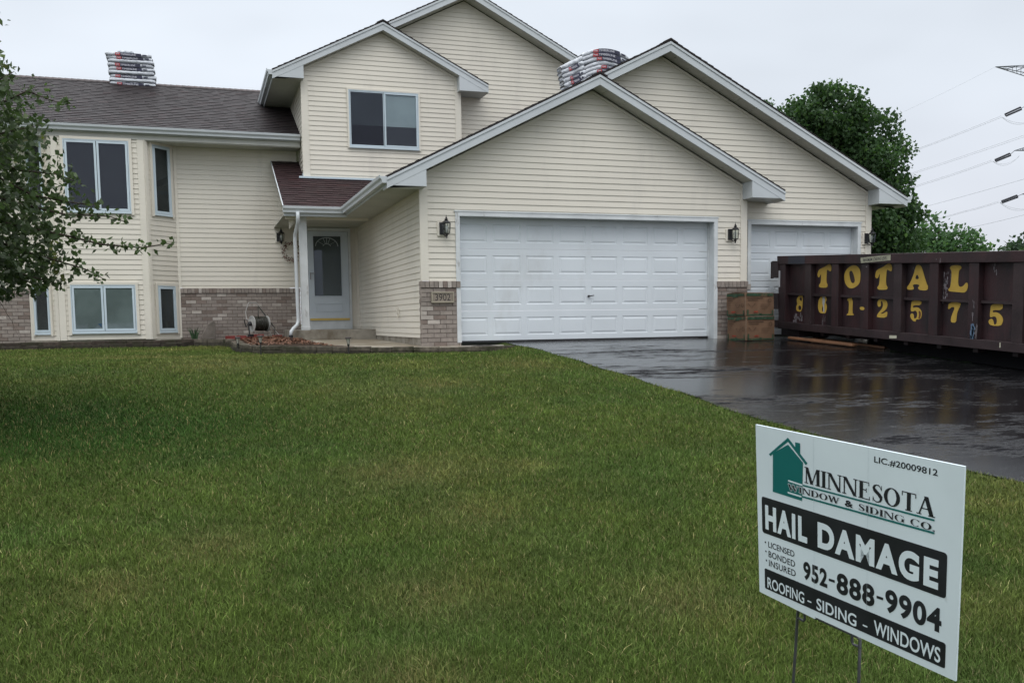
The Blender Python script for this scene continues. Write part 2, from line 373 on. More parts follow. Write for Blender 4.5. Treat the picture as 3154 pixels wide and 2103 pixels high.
SER = {
 'M': (1.10, [bar(.14, 0, .14, 1, .075), bar(.50, 0, .17, 1, .20), bar(.50, 0, .86, 1, .075), bar(.92, 0, .92, 1, .20), sf(.14, 0), sf(.92, 0, .34), hb(.02, .2, 1 - T_, 1), hb(.86, 1.06, 1 - T_, 1)]),
 'I': (.40, [bar(.2, 0, .2, 1, .20), sf(.2, 0, .36), sf(.2, 1, .36)]),
 'N': (.96, [bar(.14, 0, .14, 1, .075), bar(.80, 0, .17, 1, .21), bar(.82, 0, .82, 1, .075), sf(.14, 0), hb(.02, .2, 1 - T_, 1), sf(.82, 1)]),
 'E': (.80, [bar(.2, 0, .2, 1, .20), hb(.04, .70, 0, T_), hb(.04, .66, 1 - T_, 1), hb(.2, .5, .5, .5 + T_), hb(.66, .70, 0, .2), hb(.62, .66, .8, 1), hb(.47, .51, .4, .64)]),
 'O': (.96, arc(.47, .5, .44, .51, .24, .45)),
 'T': (.82, [bar(.41, 0, .41, 1, .20), sf(.41, 0, .36), hb(.04, .78, 1 - T_, 1), hb(.04, .08, .76, 1), hb(.74, .78, .76, 1)]),
 'A': (.94, [bar(.12, 0, .44, 1, .075), bar(.76, 0, .46, 1, .21), hb(.22, .66, .32, .32 + T_), sf(.12, 0), sf(.76, 0, .34)]),
 'W': (1.25, [bar(.38, 0, .14, 1, .185), bar(.36, 0, .60, 1, .075), bar(.84, 0, .60, 1, .185), bar(.84, 0, 1.10, 1, .075), sf(.14, 1, .28), sf(.60, 1, .28), sf(1.1, 1, .26)]),
 'D': (.92, [bar(.2, 0, .2, 1, .20), hb(.04, .42, 0, T_), hb(.04, .42, 1 - T_, 1)] + arc(.40, .5, .46, .5, .28, .46, -90, 90, 16)),
 'G': (.96, arc(.48, .5, .44, .51, .27, .47, 45, 325, 24) + [bar(.76, .06, .76, .42, .185), sf(.76, .46, .3), hb(.78, .82, .7, .95)]),
 'C': (.88, arc(.46, .5, .42, .51, .25, .47, 42, 318, 24) + [hb(.74, .78, .7, .96)]),
 'S': (.66, ribbon([(.54, .74, .03), (.50, .86, .04), (.40, .965, .075), (.27, .97, .06), (.16, .90, .10), (.12, .78, .14), (.18, .66, .21), (.30, .56, .2), (.42, .46, .2), (.52, .34, .21), (.54, .22, .13), (.48, .09, .09), (.36, .03, .06), (.24, .03, .075), (.13, .11, .04), (.09, .26, .03)]) + [hb(.54, .57, .70, .98), hb(.07, .10, .02, .3)]),
 '.': (.26, [hb(.05, .21, 0, .185)]), ' ': (.42, []),
}
def serif(mb, body, place, a0, a1, b0, b1, h=0.0006, thick=1.0, skip=()):
    tot = sum(SER[c][0] if c != '&' else 1.0 for c in body); x = 0; k = 0
    for i, c in enumerate(body):
        if c == '&' and i in skip: x += 1.0; continue
        if c == '&':
            V, F = text_poly('&', 0.03)
            mb.add([place(a0 + (a1 - a0) * (x + .08 + .84 * vx) / tot, b0 + (b1 - b0) * vy, h) for vx, vy in V], F); x += 1.0; continue
        wd, P = SER[c]
        if i not in skip:
            for q in P:
                k += 1
                mb.add([place(a0 + (a1 - a0) * (x + px) / tot, b0 + (b1 - b0) * py, h + (k % 9) * 0.00002) for px, py in q], [(0, 1, 2, 3)])
        x += wd

# ------------------------------------------------------------------ ground
def vnoise(x, y, seed=0):
    x = np.asarray(x, float); y = np.asarray(y, float)
    xi, yi = np.floor(x).astype(np.int64), np.floor(y).astype(np.int64); xf, yf = x - xi, y - yi
    def h(a, b):
        n = (a * 374761393 + b * 668265263 + seed * 1442695041) & 0xFFFFFFFF
        n = ((n ^ (n >> 13)) * 1274126177) & 0xFFFFFFFF
        return ((n ^ (n >> 16)) & 0xFFFF) / 65535.0
    sx, sy = xf * xf * (3 - 2 * xf), yf * yf * (3 - 2 * yf)
    a = h(xi, yi) * (1 - sx) + h(xi + 1, yi) * sx; b = h(xi, yi + 1) * (1 - sx) + h(xi + 1, yi + 1) * sx
    return a * (1 - sy) + b * sy
def fbm(x, y, seed=0, o=4):
    v = 0; a = 0.5; t = 0
    for i in range(o): v = v + a * vnoise(x * 2 ** i, y * 2 ** i, seed + i); t += a; a *= 0.55
    return v / t
DR_X = 1.5                                   # left edge of the driveway
def drive_z(x, y):
    return np.where(y < -0.9, 0.075 * y, np.where(y < 0.3, -0.0675 + 0.0525 * (y + 0.9) , -0.0045))
def lawn_z(x, y):
    x = np.asarray(x, float); y = np.asarray(y, float)
    near = 0.075 * np.minimum(y, -2.0)
    t = np.clip((y + 2.0) / 7.5, 0, 1); z = np.where(y < -2, near, -0.15 + 0.05 * t - 0.022 * np.sin(t * 3.1416))
    z = z + 0.03 * (fbm(x * 0.35, y * 0.35, 5, 2) - 0.5) * np.clip(-y / 3, 0, 1)
    k = np.clip((x - 0.9) / 0.6, 0, 1)
    return z * (1 - k) + (drive_z(x, y) - 0.012) * k
def sheet(name, xs, ys, zf, m):
    X, Y = np.meshgrid(xs, ys); Z = zf(X, Y); V = np.stack([X, Y, Z], -1).reshape(-1, 3); nx = len(xs)
    i, j = np.meshgrid(np.arange(len(xs) - 1), np.arange(len(ys) - 1)); a = (j * nx + i).ravel()
    return amesh(name, V, np.stack([a, a + 1, a + nx + 1, a + nx], -1), m, smooth=True)
m, t, b = newmat('soil_under_grass'); L = t.links.new
co = t.nodes.new('ShaderNodeTexCoord'); n1 = t.nodes.new('ShaderNodeTexNoise'); n1.inputs['Scale'].default_value = 0.5; n1.inputs['Detail'].default_value = 8
n2 = t.nodes.new('ShaderNodeTexNoise'); n2.inputs['Scale'].default_value = 40; n2.inputs['Detail'].default_value = 4
L(co.outputs['Object'], n1.inputs[0]); L(co.outputs['Object'], n2.inputs[0])
rp = t.nodes.new('ShaderNodeValToRGB'); rp.color_ramp.elements[0].position = .35; rp.color_ramp.elements[0].color = (.030, .048, .010, 1)
rp.color_ramp.elements[1].position = .7; rp.color_ramp.elements[1].color = (.055, .070, .018, 1)
ad = t.nodes.new('ShaderNodeMath'); ad.operation = 'MULTIPLY_ADD'; ad.inputs[1].default_value = .35; L(n2.outputs[0], ad.inputs[0])
sc_ = t.nodes.new('ShaderNodeMath'); sc_.operation = 'MULTIPLY'; sc_.inputs[1].default_value = .65; L(n1.outputs[0], sc_.inputs[0]); L(sc_.outputs[0], ad.inputs[2])
L(ad.outputs[0], rp.inputs[0]); L(rp.outputs[0], b.inputs['Base Color']); b.inputs['Roughness'].default_value = .95; setspec(b, .1)
MT['soil'] = m
xs = np.concatenate([[-400, -150, -60, -30, -20], np.arange(-15, 1.51, 0.25), np.arange(2, 13, 1.0), [16, 25, 60, 150, 400]])
ys = np.concatenate([[-300, -100, -40, -24], np.arange(-20, 8.01, 0.25), [12, 20, 40, 90, 200, 500]])
g = sheet('lawn', xs, ys, lawn_z, 'soil'); tag(g, None, None, kind='structure')

# wet asphalt driveway: dark, with puddled glossy streaks
m, t, b = newmat('wet_asphalt'); L = t.links.new
co = t.nodes.new('ShaderNodeTexCoord')
def nz_(scale, detail, st=(1, 1, 1), rgh=0.55, dist=0.0):
    mp = t.nodes.new('ShaderNodeMapping'); mp.inputs['Scale'].default_value = st; L(co.outputs['Object'], mp.inputs[0])
    n = t.nodes.new('ShaderNodeTexNoise'); n.inputs['Scale'].default_value = scale; n.inputs['Detail'].default_value = detail
    n.inputs['Roughness'].default_value = rgh; n.inputs['Distortion'].default_value = dist; L(mp.outputs[0], n.inputs[0]); return n.outputs[0]
def mrng(src, a, b_, c, d_):
    r = t.nodes.new('ShaderNodeMapRange'); r.inputs[1].default_value = a; r.inputs[2].default_value = b_; r.inputs[3].default_value = c; r.inputs[4].default_value = d_
    L(src, r.inputs[0]); return r.outputs[0]
big = nz_(0.55, 5, (0.5, 1.3, 1), 0.62, 0.15); streak = nz_(3.4, 10, (0.55, 1.8, 1), 0.78, 0.1); fine = nz_(75, 6, (1, 1, 1), 0.75)
mm1 = t.nodes.new('ShaderNodeMath'); mm1.operation = 'ADD'; L(big, mm1.inputs[0]); L(streak, mm1.inputs[1])
wet = mrng(mm1.outputs[0], 0.86, 0.99, 0.0, 1.0)      # 1 = standing film of water
L(mrng(wet, 0, 1, 0.0, 0.62), b.inputs['Specular IOR Level']); rmix = mrng(wet, 0, 1, 0.45, 0.09); L(rmix, b.inputs['Roughness'])
cm = t.nodes.new('ShaderNodeMix'); cm.data_type = 'RGBA'; cm.inputs[6].default_value = (.015, .015, .0165, 1); cm.inputs[7].default_value = (.006, .006, .0065, 1); L(wet, cm.inputs[0])
cv = t.nodes.new('ShaderNodeVectorMath'); cv.operation = 'SCALE'; L(cm.outputs[2], cv.inputs[0]); L(mrng(fine, .3, .7, .6, 1.5), cv.inputs['Scale']); L(cv.outputs[0], b.inputs['Base Color'])
b.inputs['IOR'].default_value = 1.36
bp = t.nodes.new('ShaderNodeBump'); bp.inputs['Distance'].default_value = 0.004; L(mrng(wet, 0, 1, 0.9, 0.16), bp.inputs['Strength']); L(fine, bp.inputs['Height'])
bp2 = t.nodes.new('ShaderNodeBump'); bp2.inputs['Distance'].default_value = 0.02; bp2.inputs['Strength'].default_value = 0.10; L(streak, bp2.inputs['Height']); L(bp.outputs[0], bp2.inputs['Normal'])
L(bp2.outputs[0], b.inputs['Normal']); MT['asphalt'] = m
EDY = [-40, -15, -12, -10.6, -10.1, -9.3, -8, -6, -4.3, -1.8, -.7, .3]; EDX = [9, 3.0, 2.2, 1.80, 1.63, 1.49, 1.36, 1.50, 1.55, 1.58, 1.5, 1.5]
def drive_edge(y): return float(np.interp(y, EDY, EDX)) + 0.03 * math.sin(y * 3.7)
ys = np.concatenate([np.arange(-40, -12, 1.0), np.arange(-12, 0.26, 0.2)]); V = []; F = []
ux = np.linspace(0, 1, 12)
for y in ys:
    for q in ux:
        x = drive_edge(y) * (1 - q) + 12.0 * q; V.append((x, y, float(drive_z(x, y)) + 0.0))
n_ = len(ux)
for j in range(len(ys) - 1):
    for i in range(n_ - 1): a = j * n_ + i; F.append((a, a + 1, a + n_ + 1, a + n_))
o = amesh('driveway', np.array(V), np.array(F), 'asphalt', smooth=True); tag(o, None, None, kind='structure')

# ------------------------------------------------------------------ house
H = empty('house', (0, 0, 0), 'cream vinyl sided split level house with brown shingle roofs and white garage doors', 'house')
SL = 0.4985                                   # roof slope
W = 6.223; W2 = 9.236; Y2 = 0.236; YD = 5.82; YU = 6.229; YW = 6.858; XU = -1.244; XU2 = 6.41; ZS = 2.552
# walls ------------------------------------------------------------
s = MB()
XD0, XD1, ZT = 0.662, 0.662 + 4.88, 2.13
tr = 0.075
lap(s, (0, 0, 0), (1, 0, 0), (0, -1, 0), [(0.1, 1.045), (XD0 - tr, 1.045), (XD0 - tr, ZT + tr), (0.1, ZT + tr)], 1.105, 0.1034)
lap(s, (0, 0, 0), (1, 0, 0), (0, -1, 0), [(XD1 + tr, 1.045), (W - .1, 1.045), (W - .1, ZT + tr), (XD1 + tr, ZT + tr)], 1.105, 0.1034)
lap(s, (0, 0, 0), (1, 0, 0), (0, -1, 0), [(0, ZT + tr), (W, ZT + tr), (W, 2.80), (W / 2, 2.80 + W / 2 * SL), (0, 2.80)], 1.105, 0.1034)
s.cut(); lap(s, (0, 0, 0), (0, 1, 0), (-1, 0, 0), [(0.0, 0.09), (6.485, 0.09), (6.485, ZS), (0.0, ZS)], 0.06, 0.1034)
s.cut()
X3, X3b = 6.485, 8.933
lap(s, (0, Y2, 0), (1, 0, 0), (0, -1, 0), [(W, 1.0), (X3 - tr, 1.0), (X3 - tr, ZT + tr), (W, ZT + tr)], 1.105, 0.1034)
lap(s, (0, Y2, 0), (1, 0, 0), (0, -1, 0), [(X3b + tr, 0.05), (W2 - .1, 0.05), (W2 - .1, ZT + tr), (X3b + tr, ZT + tr)], 1.105, 0.1034)
XP = 4.591
lap(s, (0, Y2, 0), (1, 0, 0), (0, -1, 0), [(1.2, ZT + tr), (W2, ZT + tr), (W2, 2.79), (XP, 2.79 + (W2 - XP) * SL), (1.2, 2.79 + (W2 - XP) * SL - (XP - 1.2) * SL)], 1.105, 0.1034)
s.cut(); lap(s, (W2, 0, 0), (0, 1, 0), (1, 0, 0), [(Y2, 0.05), (7, 0.05), (7, ZS), (Y2, ZS)], 1.105, 0.1034)
s.build('garage_wall', 'siding', H)
# dormer, upper block
s = MB()
xc = (XU + 2.332) / 2
zd = 5.90
lap(s, (0, YD, 0), (1, 0, 0), (0, -1, 0), [(XU, 3.57), (2.332, 3.57), (2.332, zd), (xc, zd + (2.332 - xc) * SL), (XU, zd)], 3.953, 0.1055)
s.cut(); lap(s, (XU, 0, 0), (0, 1, 0), (-1, 0, 0), [(YD, 2.6), (13.0, 2.6), (13.0, 5.62), (YD, 5.62)], 3.953, 0.1055)
s.cut(); lap(s, (2.332, 0, 0), (0, 1, 0), (1, 0, 0), [(YD, 3.5), (YU, 3.5), (YU, 5.62), (YD, 5.62)], 3.953, 0.1055)
s.cut(); xu = (XU + XU2) / 2; zp = 7.996 - 0.21
lap(s, (0, YU, 0), (1, 0, 0), (0, -1, 0), [(XU, 3.0), (XU2, 3.0), (XU2, zp - (XU2 - xu) * SL), (xu, zp), (XU, zp - (XU2 - xu) * SL)], 3.93, 0.1055)
s.cut(); lap(s, (XU2, 0, 0), (0, 1, 0), (1, 0, 0), [(YU, 3.0), (13.0, 3.0), (13.0, 5.62), (YU, 5.62)], 3.953, 0.1055)
s.build('upper_wall', 'siding', H)
# left wing with angled bay, entry wall
ZW = 4.30; BX0, BX1, BY, BL, BR = -6.332, -4.559, 6.259, -6.93, -3.957
s = MB()
s.cut(); lap(s, (0, YW, 0), (1, 0, 0), (0, -1, 0), [(BR, 1.19), (-1.3, 1.19), (-1.3, ZW), (BR, ZW)], 4.119, 0.1066)
s.cut(); lap(s, (0, YW, 0), (1, 0, 0), (0, -1, 0), [(-11.5, 1.19), (BL, 1.19), (BL, ZW), (-11.5, ZW)], 4.119, 0.1066)
s.cut(); lap(s, (0, BY, 0), (1, 0, 0), (0, -1, 0), [(BX0, 0.08), (BX1, 0.08), (BX1, ZW), (BX0, ZW)], 4.119, 0.1066)
for (xa, ya, xb, yb_) in ((BX1, BY, BR, YW), (BL, YW, BX0, BY)):
    U_ = Vector((xb - xa, yb_ - ya, 0)); l_ = U_.length; U_.normalize(); s.cut(); lap(s, (xa, ya, 0), U_, (U_.y, -U_.x, 0), [(0, .08), (l_, .08), (l_, ZW), (0, ZW)], 4.119, .1066)
s.cut(); lap(s, (0, 6.485, 0), (1, 0, 0), (0, -1, 0), [(-0.2, 0.222), (0, 0.222), (0, ZS), (-0.2, ZS)], 0.06, 0.1034)
s.cut(); lap(s, (-1.3, 0, 0), (0, 1, 0), (-1, 0, 0), [(6.47, 0.222), (YW, 0.222), (YW, ZS), (6.47, ZS)], 0.06, 0.1034)
s.build('wing_wall', 'siding', H)
# plain corner posts and J trim
s = MB()
def post(x, y, w1, w2, z0, z1, sx=1, sy=1):       # outside corner: faces -y and (sx<0: -x, sx>0: +x)
    s.box(min(x, x - sx * w1), max(x, x - sx * w1), y - 0.022, y - 0.002, z0, z1)
    s.box(min(x + sx * .022, x), max(x + sx * .022, x), y - 0.022, y + w2, z0, z1)
s.cut(); post(0, 0, 0.115, 0.05, 1.045, ZS + .01, -1); s.box(-0.02, 0, -.01, .012, 0.09, 1.045)
s.cut(); post(W, 0, 0.115, Y2 - .02, 1.045, ZS + .26, 1); s.cut(); post(W2, Y2, 0.115, 0.08, 0.03, ZS + .2, 1)
s.cut(); post(XU, YD, 0.13, 0.05, 3.57, 5.64, -1); s.cut(); post(2.332, YD, 0.12, 0.08, 3.5, 5.9, 1)
s.cut(); s.box(BX1 - .115, BX1 + .01, BY - .024, BY - .002, .07, ZW); s.obox((BX1 + .012, BY - .02, .07), (.058, .058, 0), (.015, -.015, 0), (0, 0, ZW - .07))
s.cut(); s.box(BX0 - .01, BX0 + .115, BY - .024, BY - .002, .07, ZW); s.obox((BX0 - .012, BY - .02, .07), (-.06, .06, 0), (-.015, -.015, 0), (0, 0, ZW - .07))
s.cut(); s.box(BR - .01, BR + .05, YW - .03, YW - .002, 1.19, ZW); s.cut(); s.box(BR - .03, BR + .02, YW - .05, YW - .028, .08, 1.19)
s.cut(); s.box(BL - .05, BL + .01, YW - .03, YW - .002, .08, ZW)
s.cut(); s.box(-0.05, -0.002, 6.43, 6.468, .222, ZS)                   # inside corner by the door
for a, b_, y in ((0.118, XD0 - tr, 0), (XD1 + tr, W - .118, 0), (W + .03, X3 - tr, Y2)):
    s.cut(); s.box(a, b_, y - .026, y - .004, 1.035, 1.06)
s.cut(); s.box(BR + .06, -1.55, YW - .028, YW - .004, 1.178, 1.205); s.cut(); s.box(-11.5, BL - .06, YW - .028, YW - .004, 1.178, 1.205)
# trim following the gable soffits
def rake_trim(y, x0, z0, x1, z1):
    s.prism([(x0, y - .024, z0 - .045), (x1, y - .024, z1 - .045), (x1, y - .024, z1), (x0, y - .024, z0)], (0, .022, 0))
s.cut(); s.cut(); rake_trim(0, W, 2.79, W / 2, 2.79 + W / 2 * SL); s.cut(); rake_trim(0, 0, 2.79, W / 2, 2.79 + W / 2 * SL)
s.cut(); s.cut(); rake_trim(Y2, W2, 2.78, XP, 2.78 + (W2 - XP) * SL); s.cut(); rake_trim(YD, 2.332, 5.88, xc, 5.88 + (2.332 - xc) * SL); s.cut(); rake_trim(YD, XU, 5.88, xc, 5.88 + (2.332 - xc) * SL)
s.build('corner_trim', 'trim', H)
# foundation
s = MB(); s.box(0.005, .06, 0.0, 6.485, -.12, .092); s.cut(); s.box(W2 - .04, W2 + .004, Y2, 7, -.2, .05); s.cut()
s.box(BL, BR, BY + .02, YW, -.12, .08); s.cut(); s.box(-11.5, -1.2, YW + .0, YW + .1, -.12, .1); s.build('foundation', 'concrete', H)
# brick veneer
s = MB(); mo = MB()
s.cut(); mo.cut(); brickwall(s, mo, (0, -.002, 0), (1, 0, 0), (0, -1, 0), -0.035, XD0 - .01, -0.06, 1.04, 1)
s.cut(); mo.cut(); brickwall(s, mo, (-.012, 0, 0), (0, 1, 0), (-1, 0, 0), -.02, 0.1, -0.06, 1.04, 2, cap=False)
s.cut(); mo.cut(); brickwall(s, mo, (0, -.002, 0), (1, 0, 0), (0, -1, 0), XD1 + .06, W + .04, -0.03, 1.04, 3)
s.cut(); mo.cut(); brickwall(s, mo, (W + .012, 0, 0), (0, 1, 0), (1, 0, 0), -.02, Y2, -0.03, 1.04, 33)
s.cut(); mo.cut(); brickwall(s, mo, (0, Y2 - .0, 0), (1, 0, 0), (0, -1, 0), W + .06, X3 - .01, -0.03, 1.0, 4)
s.cut(); mo.cut(); brickwall(s, mo, (0, YW - .002, 0), (1, 0, 0), (0, -1, 0), BR + .02, -1.32, .0, 1.18, 5)
s.cut(); mo.cut(); brickwall(s, mo, (0, YW - .002, 0), (1, 0, 0), (0, -1, 0), -11.5, BL - .02, .0, 1.18, 6)
o = s.build('brick_veneer', 'brick', H); mo.build('mortar', 'mortar', o)
# roofs ---------------------------------------------------------------
def slope_roof(mb, sl, xe, ze, xr, y0, y1, seed, th=.035):
    """one gable slope: eave line at x=xe (z=ze, top surface), ridge at xr, between y0 and y1"""
    sg = 1 if xr > xe else -1; ln = math.hypot(xr - xe, (xr - xe) * SL); zr_ = ze + abs(xr - xe) * SL
    V_ = Vector((xr - xe, 0, zr_ - ze)).normalized()
    shingles(mb, (xe, y0, ze), (0, 1, 0), V_, [(0, 0), (y1 - y0, 0), (y1 - y0, ln), (0, ln)], seed)
    sl.prism([(xe, y0 + .002, ze), (xr, y0 + .002, zr_), (xr, y0 + .002, zr_ - th), (xe, y0 + .002, ze - th)], (0, y1 - y0 - .004, 0))
    # ragged shingle ends showing along the rake
    rg = random.Random(seed + 50); n = int(ln / .14)
    for i in range(n):
        a = Vector((xe, 0, ze)) + V_ * (i * .14); c = a + V_ * .145; k = rg.uniform(.003, .010)
        sl.add([(a.x, y0 - k, a.z - .004), (c.x, y0 - k, c.z - .004), (c.x, y0 + .01, c.z + .001), (a.x, y0 + .01, a.z + .010)], [(0, 1, 2, 3)])
        sl.add([(a.x, y0 - k, a.z - .014), (c.x, y0 - k, c.z - .014), (c.x, y0 - k, c.z - .004), (a.x, y0 - k, a.z + .004)], [(0, 1, 2, 3)])
def ridge_cap(mb, x, z, y0, y1, seed):
    rg = random.Random(seed); y = y0
    while y < y1:
        k = rg.uniform(.7, 1.2); c = (.05 * k, .033 * k, .033 * k); h = .018
        for sg in (-1, 1): mb.add([(x, y, z + h + .012), (x, y + .17, z + h), (x + sg * .14, y + .17, z + h - .07), (x + sg * .14, y, z + h - .058)], [(0, 1, 2, 3)], c)
        mb.add([(x, y, z + h + .012), (x - .14, y, z + h - .058), (x - .14, y, z - .07), (x, y, z), (x + .14, y, z - .07), (x + .14, y, z + h - .058)], [(0, 1, 2, 3, 4, 5)], (.02, .015, .015))
        y += .14
s = MB(); sl = MB()
XE = -0.624; ZE = 2.703; ZR2 = ZE + (XP - XE) * SL
s.cut(); sl.cut(); slope_roof(s, sl, XE, ZE, W / 2, -.346, -.108, 11); s.cut(); sl.cut(); slope_roof(s, sl, W + .624, ZE, W / 2, -.346, Y2 - .002, 12)
s.cut(); sl.cut(); slope_roof(s, sl, XE, ZE, XP, -.108, YU, 13); s.cut(); sl.cut(); slope_roof(s, sl, W2 + .611, ZE, XP, -.108, YU + 1, 14)
s.cut(); ridge_cap(s, W / 2, ZE + (W / 2 - XE) * SL, -.36, -.06, 1); s.cut(); ridge_cap(s, XP, ZR2, -.125, YU, 2)
XEU = XU - .63; ZEU = 5.783; oh = .2
s.cut(); sl.cut(); slope_roof(s, sl, XEU, ZEU, xc, YD - oh - .02, YU - .35, 15); s.cut(); sl.cut(); slope_roof(s, sl, 2.332 + .63, ZEU, xc, YD - oh - .02, YU - .002, 16)
s.cut(); sl.cut(); slope_roof(s, sl, XEU, ZEU, xu, YU - .35, 13.3, 17); s.cut(); sl.cut(); slope_roof(s, sl, XU2 + .63, ZEU, xu, YU - .35, 13.3, 18)
s.cut(); ridge_cap(s, xc, ZEU + (xc - XEU) * SL, YD - .24, YU - .3, 3); s.cut(); ridge_cap(s, xu, ZEU + (xu - XEU) * SL, YU - .37, 13, 4)
o = s.build('roof', 'shingle', H); sl.build('roof_edge', 'roofedge', o)
# left wing roof (ridge along x) and little porch roof
s = MB(); sl = MB()
YG, ZG, YR, ZR = 6.20, 4.52, 9.811, 6.29
ln = math.hypot(YR - YG, ZR - ZG); V_ = Vector((0, YR - YG, ZR - ZG)).normalized()
shingles(s, (-12, YG, ZG), (1, 0, 0), V_, [(0, 0), (12 + XU, 0), (12 + XU, ln), (0, ln)], 21, (.030, .0235, .0245))
Vb = Vector((0, -(YR - YG), ZR - ZG)).normalized()
shingles(s, (-12, 2 * YR - YG, ZG), (1, 0, 0), Vb, [(0, 0), (12 + XU, 0), (12 + XU, ln), (0, ln)], 22)
sl.prism([(-12, YG, ZG), (-12, YR, ZR), (-12, 2 * YR - YG, ZG), (-12, 2 * YR - YG, ZG - .04), (-12, YR, ZR - .04), (-12, YG, ZG - .04)], (12 + XU - .01, 0, 0))
rg = random.Random(5); x = -12
while x < XU - .15:
    k = rg.uniform(.75, 1.2)
    s.add([(x, YR - .14, ZR - .045), (x + .15, YR - .14, ZR - .05), (x + .15, YR, ZR + .022), (x, YR, ZR + .03), (x + .15, YR + .14, ZR - .05), (x, YR + .14, ZR - .045)], [(0, 1, 2, 3), (3, 2, 4, 5)], (.05 * k, .035 * k, .034 * k)); x += .14
o = s.build('wing_roof', 'shingle', H); sl.build('roof_edge', 'roofedge', o)
s = MB(); sl = MB()
PX0 = -1.887; PY0, PZ0, PY1, PZ1 = 4.075, 2.713, YW, 4.053
ln = math.hypot(PY1 - PY0, PZ1 - PZ0); V_ = Vector((0, PY1 - PY0, PZ1 - PZ0)).normalized()
shingles(s, (PX0, PY0, PZ0), (1, 0, 0), V_, [(0, 0), (1.2, 0), (4.2, ln), (0, ln)], 31, (.038, .020, .021))
sl.prism([(PX0 + .02, PY0, PZ0 - .003), (PX0 + .02, PY1, PZ1 - .003), (PX0 + .02, PY1, PZ1 - .04), (PX0 + .02, PY0, PZ0 - .04)], (1.2, 0, 0))
o = s.build('porch_roof', 'shingle', H); sl.build('roof_edge', 'roofedge', o)
# fascia boards, returns, gutters ------------------------------------------
s = MB()
def rake(y, xt, zt, xp, zp_, hgt=.2):
    s.prism([(xt, y, zt - .035), (xp, y, zp_ - .035), (xp, y, zp_ - hgt), (xt, y, zt - hgt)], (0, .03, 0))
    s.prism([(xt, y - .014, zt - .03), (xp, y - .014, zp_ - .03), (xp, y - .014, zp_ - .075), (xt, y - .014, zt - .075)], (0, .015, 0))
def ret(y, yw, xt, zt, xi, zs, zt_top=None):
    """boxed eave return between the rake board and the wall"""
    zi = zt + abs(xi - xt) * SL - .2
    s.prism([(xt, y + .004, zs), (xi, y + .004, zs), (xi, y + .004, zi), (xt, y + .004, zt - .19)], (0, yw - y - .006, 0))
zpk = ZE + (W / 2 - XE) * SL
rake(-.35, XE, ZE, W / 2, zpk); s.cut(); rake(-.35, W + .624, ZE, W / 2, zpk)
s.cut(); s.cut(); ret(-.35, 0, XE, ZE, .03, ZS); s.cut(); ret(-.35, Y2, W + .624, ZE, W - .08, ZS)
s.cut(); s.cut(); rake(-.112, W2 + .611, ZE, XP, ZR2); s.cut(); rake(-.112, 1.8, ZE + (1.8 - XE) * SL, XP, ZR2); s.cut(); ret(-.112, Y2, W2 + .611, ZE, W2 - .07, ZS)
yf = YD - oh - .02
s.cut(); s.cut(); rake(yf, XEU, ZEU, xc, ZEU + (xc - XEU) * SL); s.cut(); rake(yf, 2.332 + .63, ZEU, xc, ZEU + (xc - XEU) * SL)
s.cut(); s.cut(); ret(yf, YD, XEU, ZEU, XU + .03, 5.63); s.cut(); ret(yf, YU, 2.332 + .63, ZEU, 2.332 - .06, 5.60)
s.cut(); s.cut(); rake(YU - .354, XEU + 1.6, ZEU + 1.6 * SL, xu, ZEU + (xu - XEU) * SL); s.cut(); rake(YU - .354, XU2 + .63, ZEU, xu, ZEU + (xu - XEU) * SL)
s.cut(); s.cut(); ret(YU - .354, YU, XU2 + .63, ZEU, XU2 - .06, 5.60)
s.box(-12, XU - .03, YG + .02, YG + .045, 4.395, ZG - .01); s.cut()                # wing eave fascia
s.cut(); s.box(XE - .0, XE + .025, -.30, 4.1, ZS, ZE - .01); s.cut(); s.box(PX0 + .02, XE + .02, PY0 + .012, PY0 + .035, ZS - .03, PZ0 - .01)
s.cut(); s.box(XEU, XEU + .025, yf + .03, 13, 5.60, ZEU - .01)
s.cut(); s.prism([(PX0, PY0, PZ0 - .01), (PX0, PY1 - .02, PZ1 - .01), (PX0, PY1 - .02, PZ1 + .012), (PX0, PY0, PZ0 + .02)], (.02, 0, 0))   # porch rake edge
s.cut(); s.box(W2 + .586, W2 + .611, -.08, 7, ZS, ZE - .01)
s.build('fascia', 'white', H, bevel=.003)
# soffits
s = MB()
def rsoff(y0, y1, x0, z0, x1, z1): s.prism([(x0, y0, z0), (x1, y0, z1), (x1, y0, z1 + .012), (x0, y0, z0 + .012)], (0, y1 - y0, 0))
def seams(y0, y1, x0, z0, x1, z1, n):
    for i in range(n):
        a = (i + .5) / n; x = x0 + (x1 - x0) * a; z = z0 + (z1 - z0) * a; s.box(x - .006, x + .006, y0, y1, z - .006, z + .004)
for (y0, y1, xt, zt, xp) in ((-.32, -.004, XE, ZE, W / 2), (-.32, -.004, W + .624, ZE, W / 2), (-.08, Y2 - .004, W2 + .611, ZE, XP), (-.08, Y2 - .004, 1.8, ZE + (1.8 - XE) * SL, XP),
                             (yf + .03, YD - .004, XEU, ZEU, xc), (yf + .03, YD - .004, 2.332 + .63, ZEU, xc), (YU - .32, YU - .004, XU2 + .63, ZEU, xu), (YU - .32, YU - .004, XEU + 1.6, ZEU + 1.6 * SL, xu)):
    zz = zt + abs(xp - xt) * SL; s.cut()
    rsoff(y0, y1, xt, zt - .195, xp, zz - .195); seams(y0, y1, xt, zt - .197, xp, zz - .197, int(abs(xp - xt) / .32))
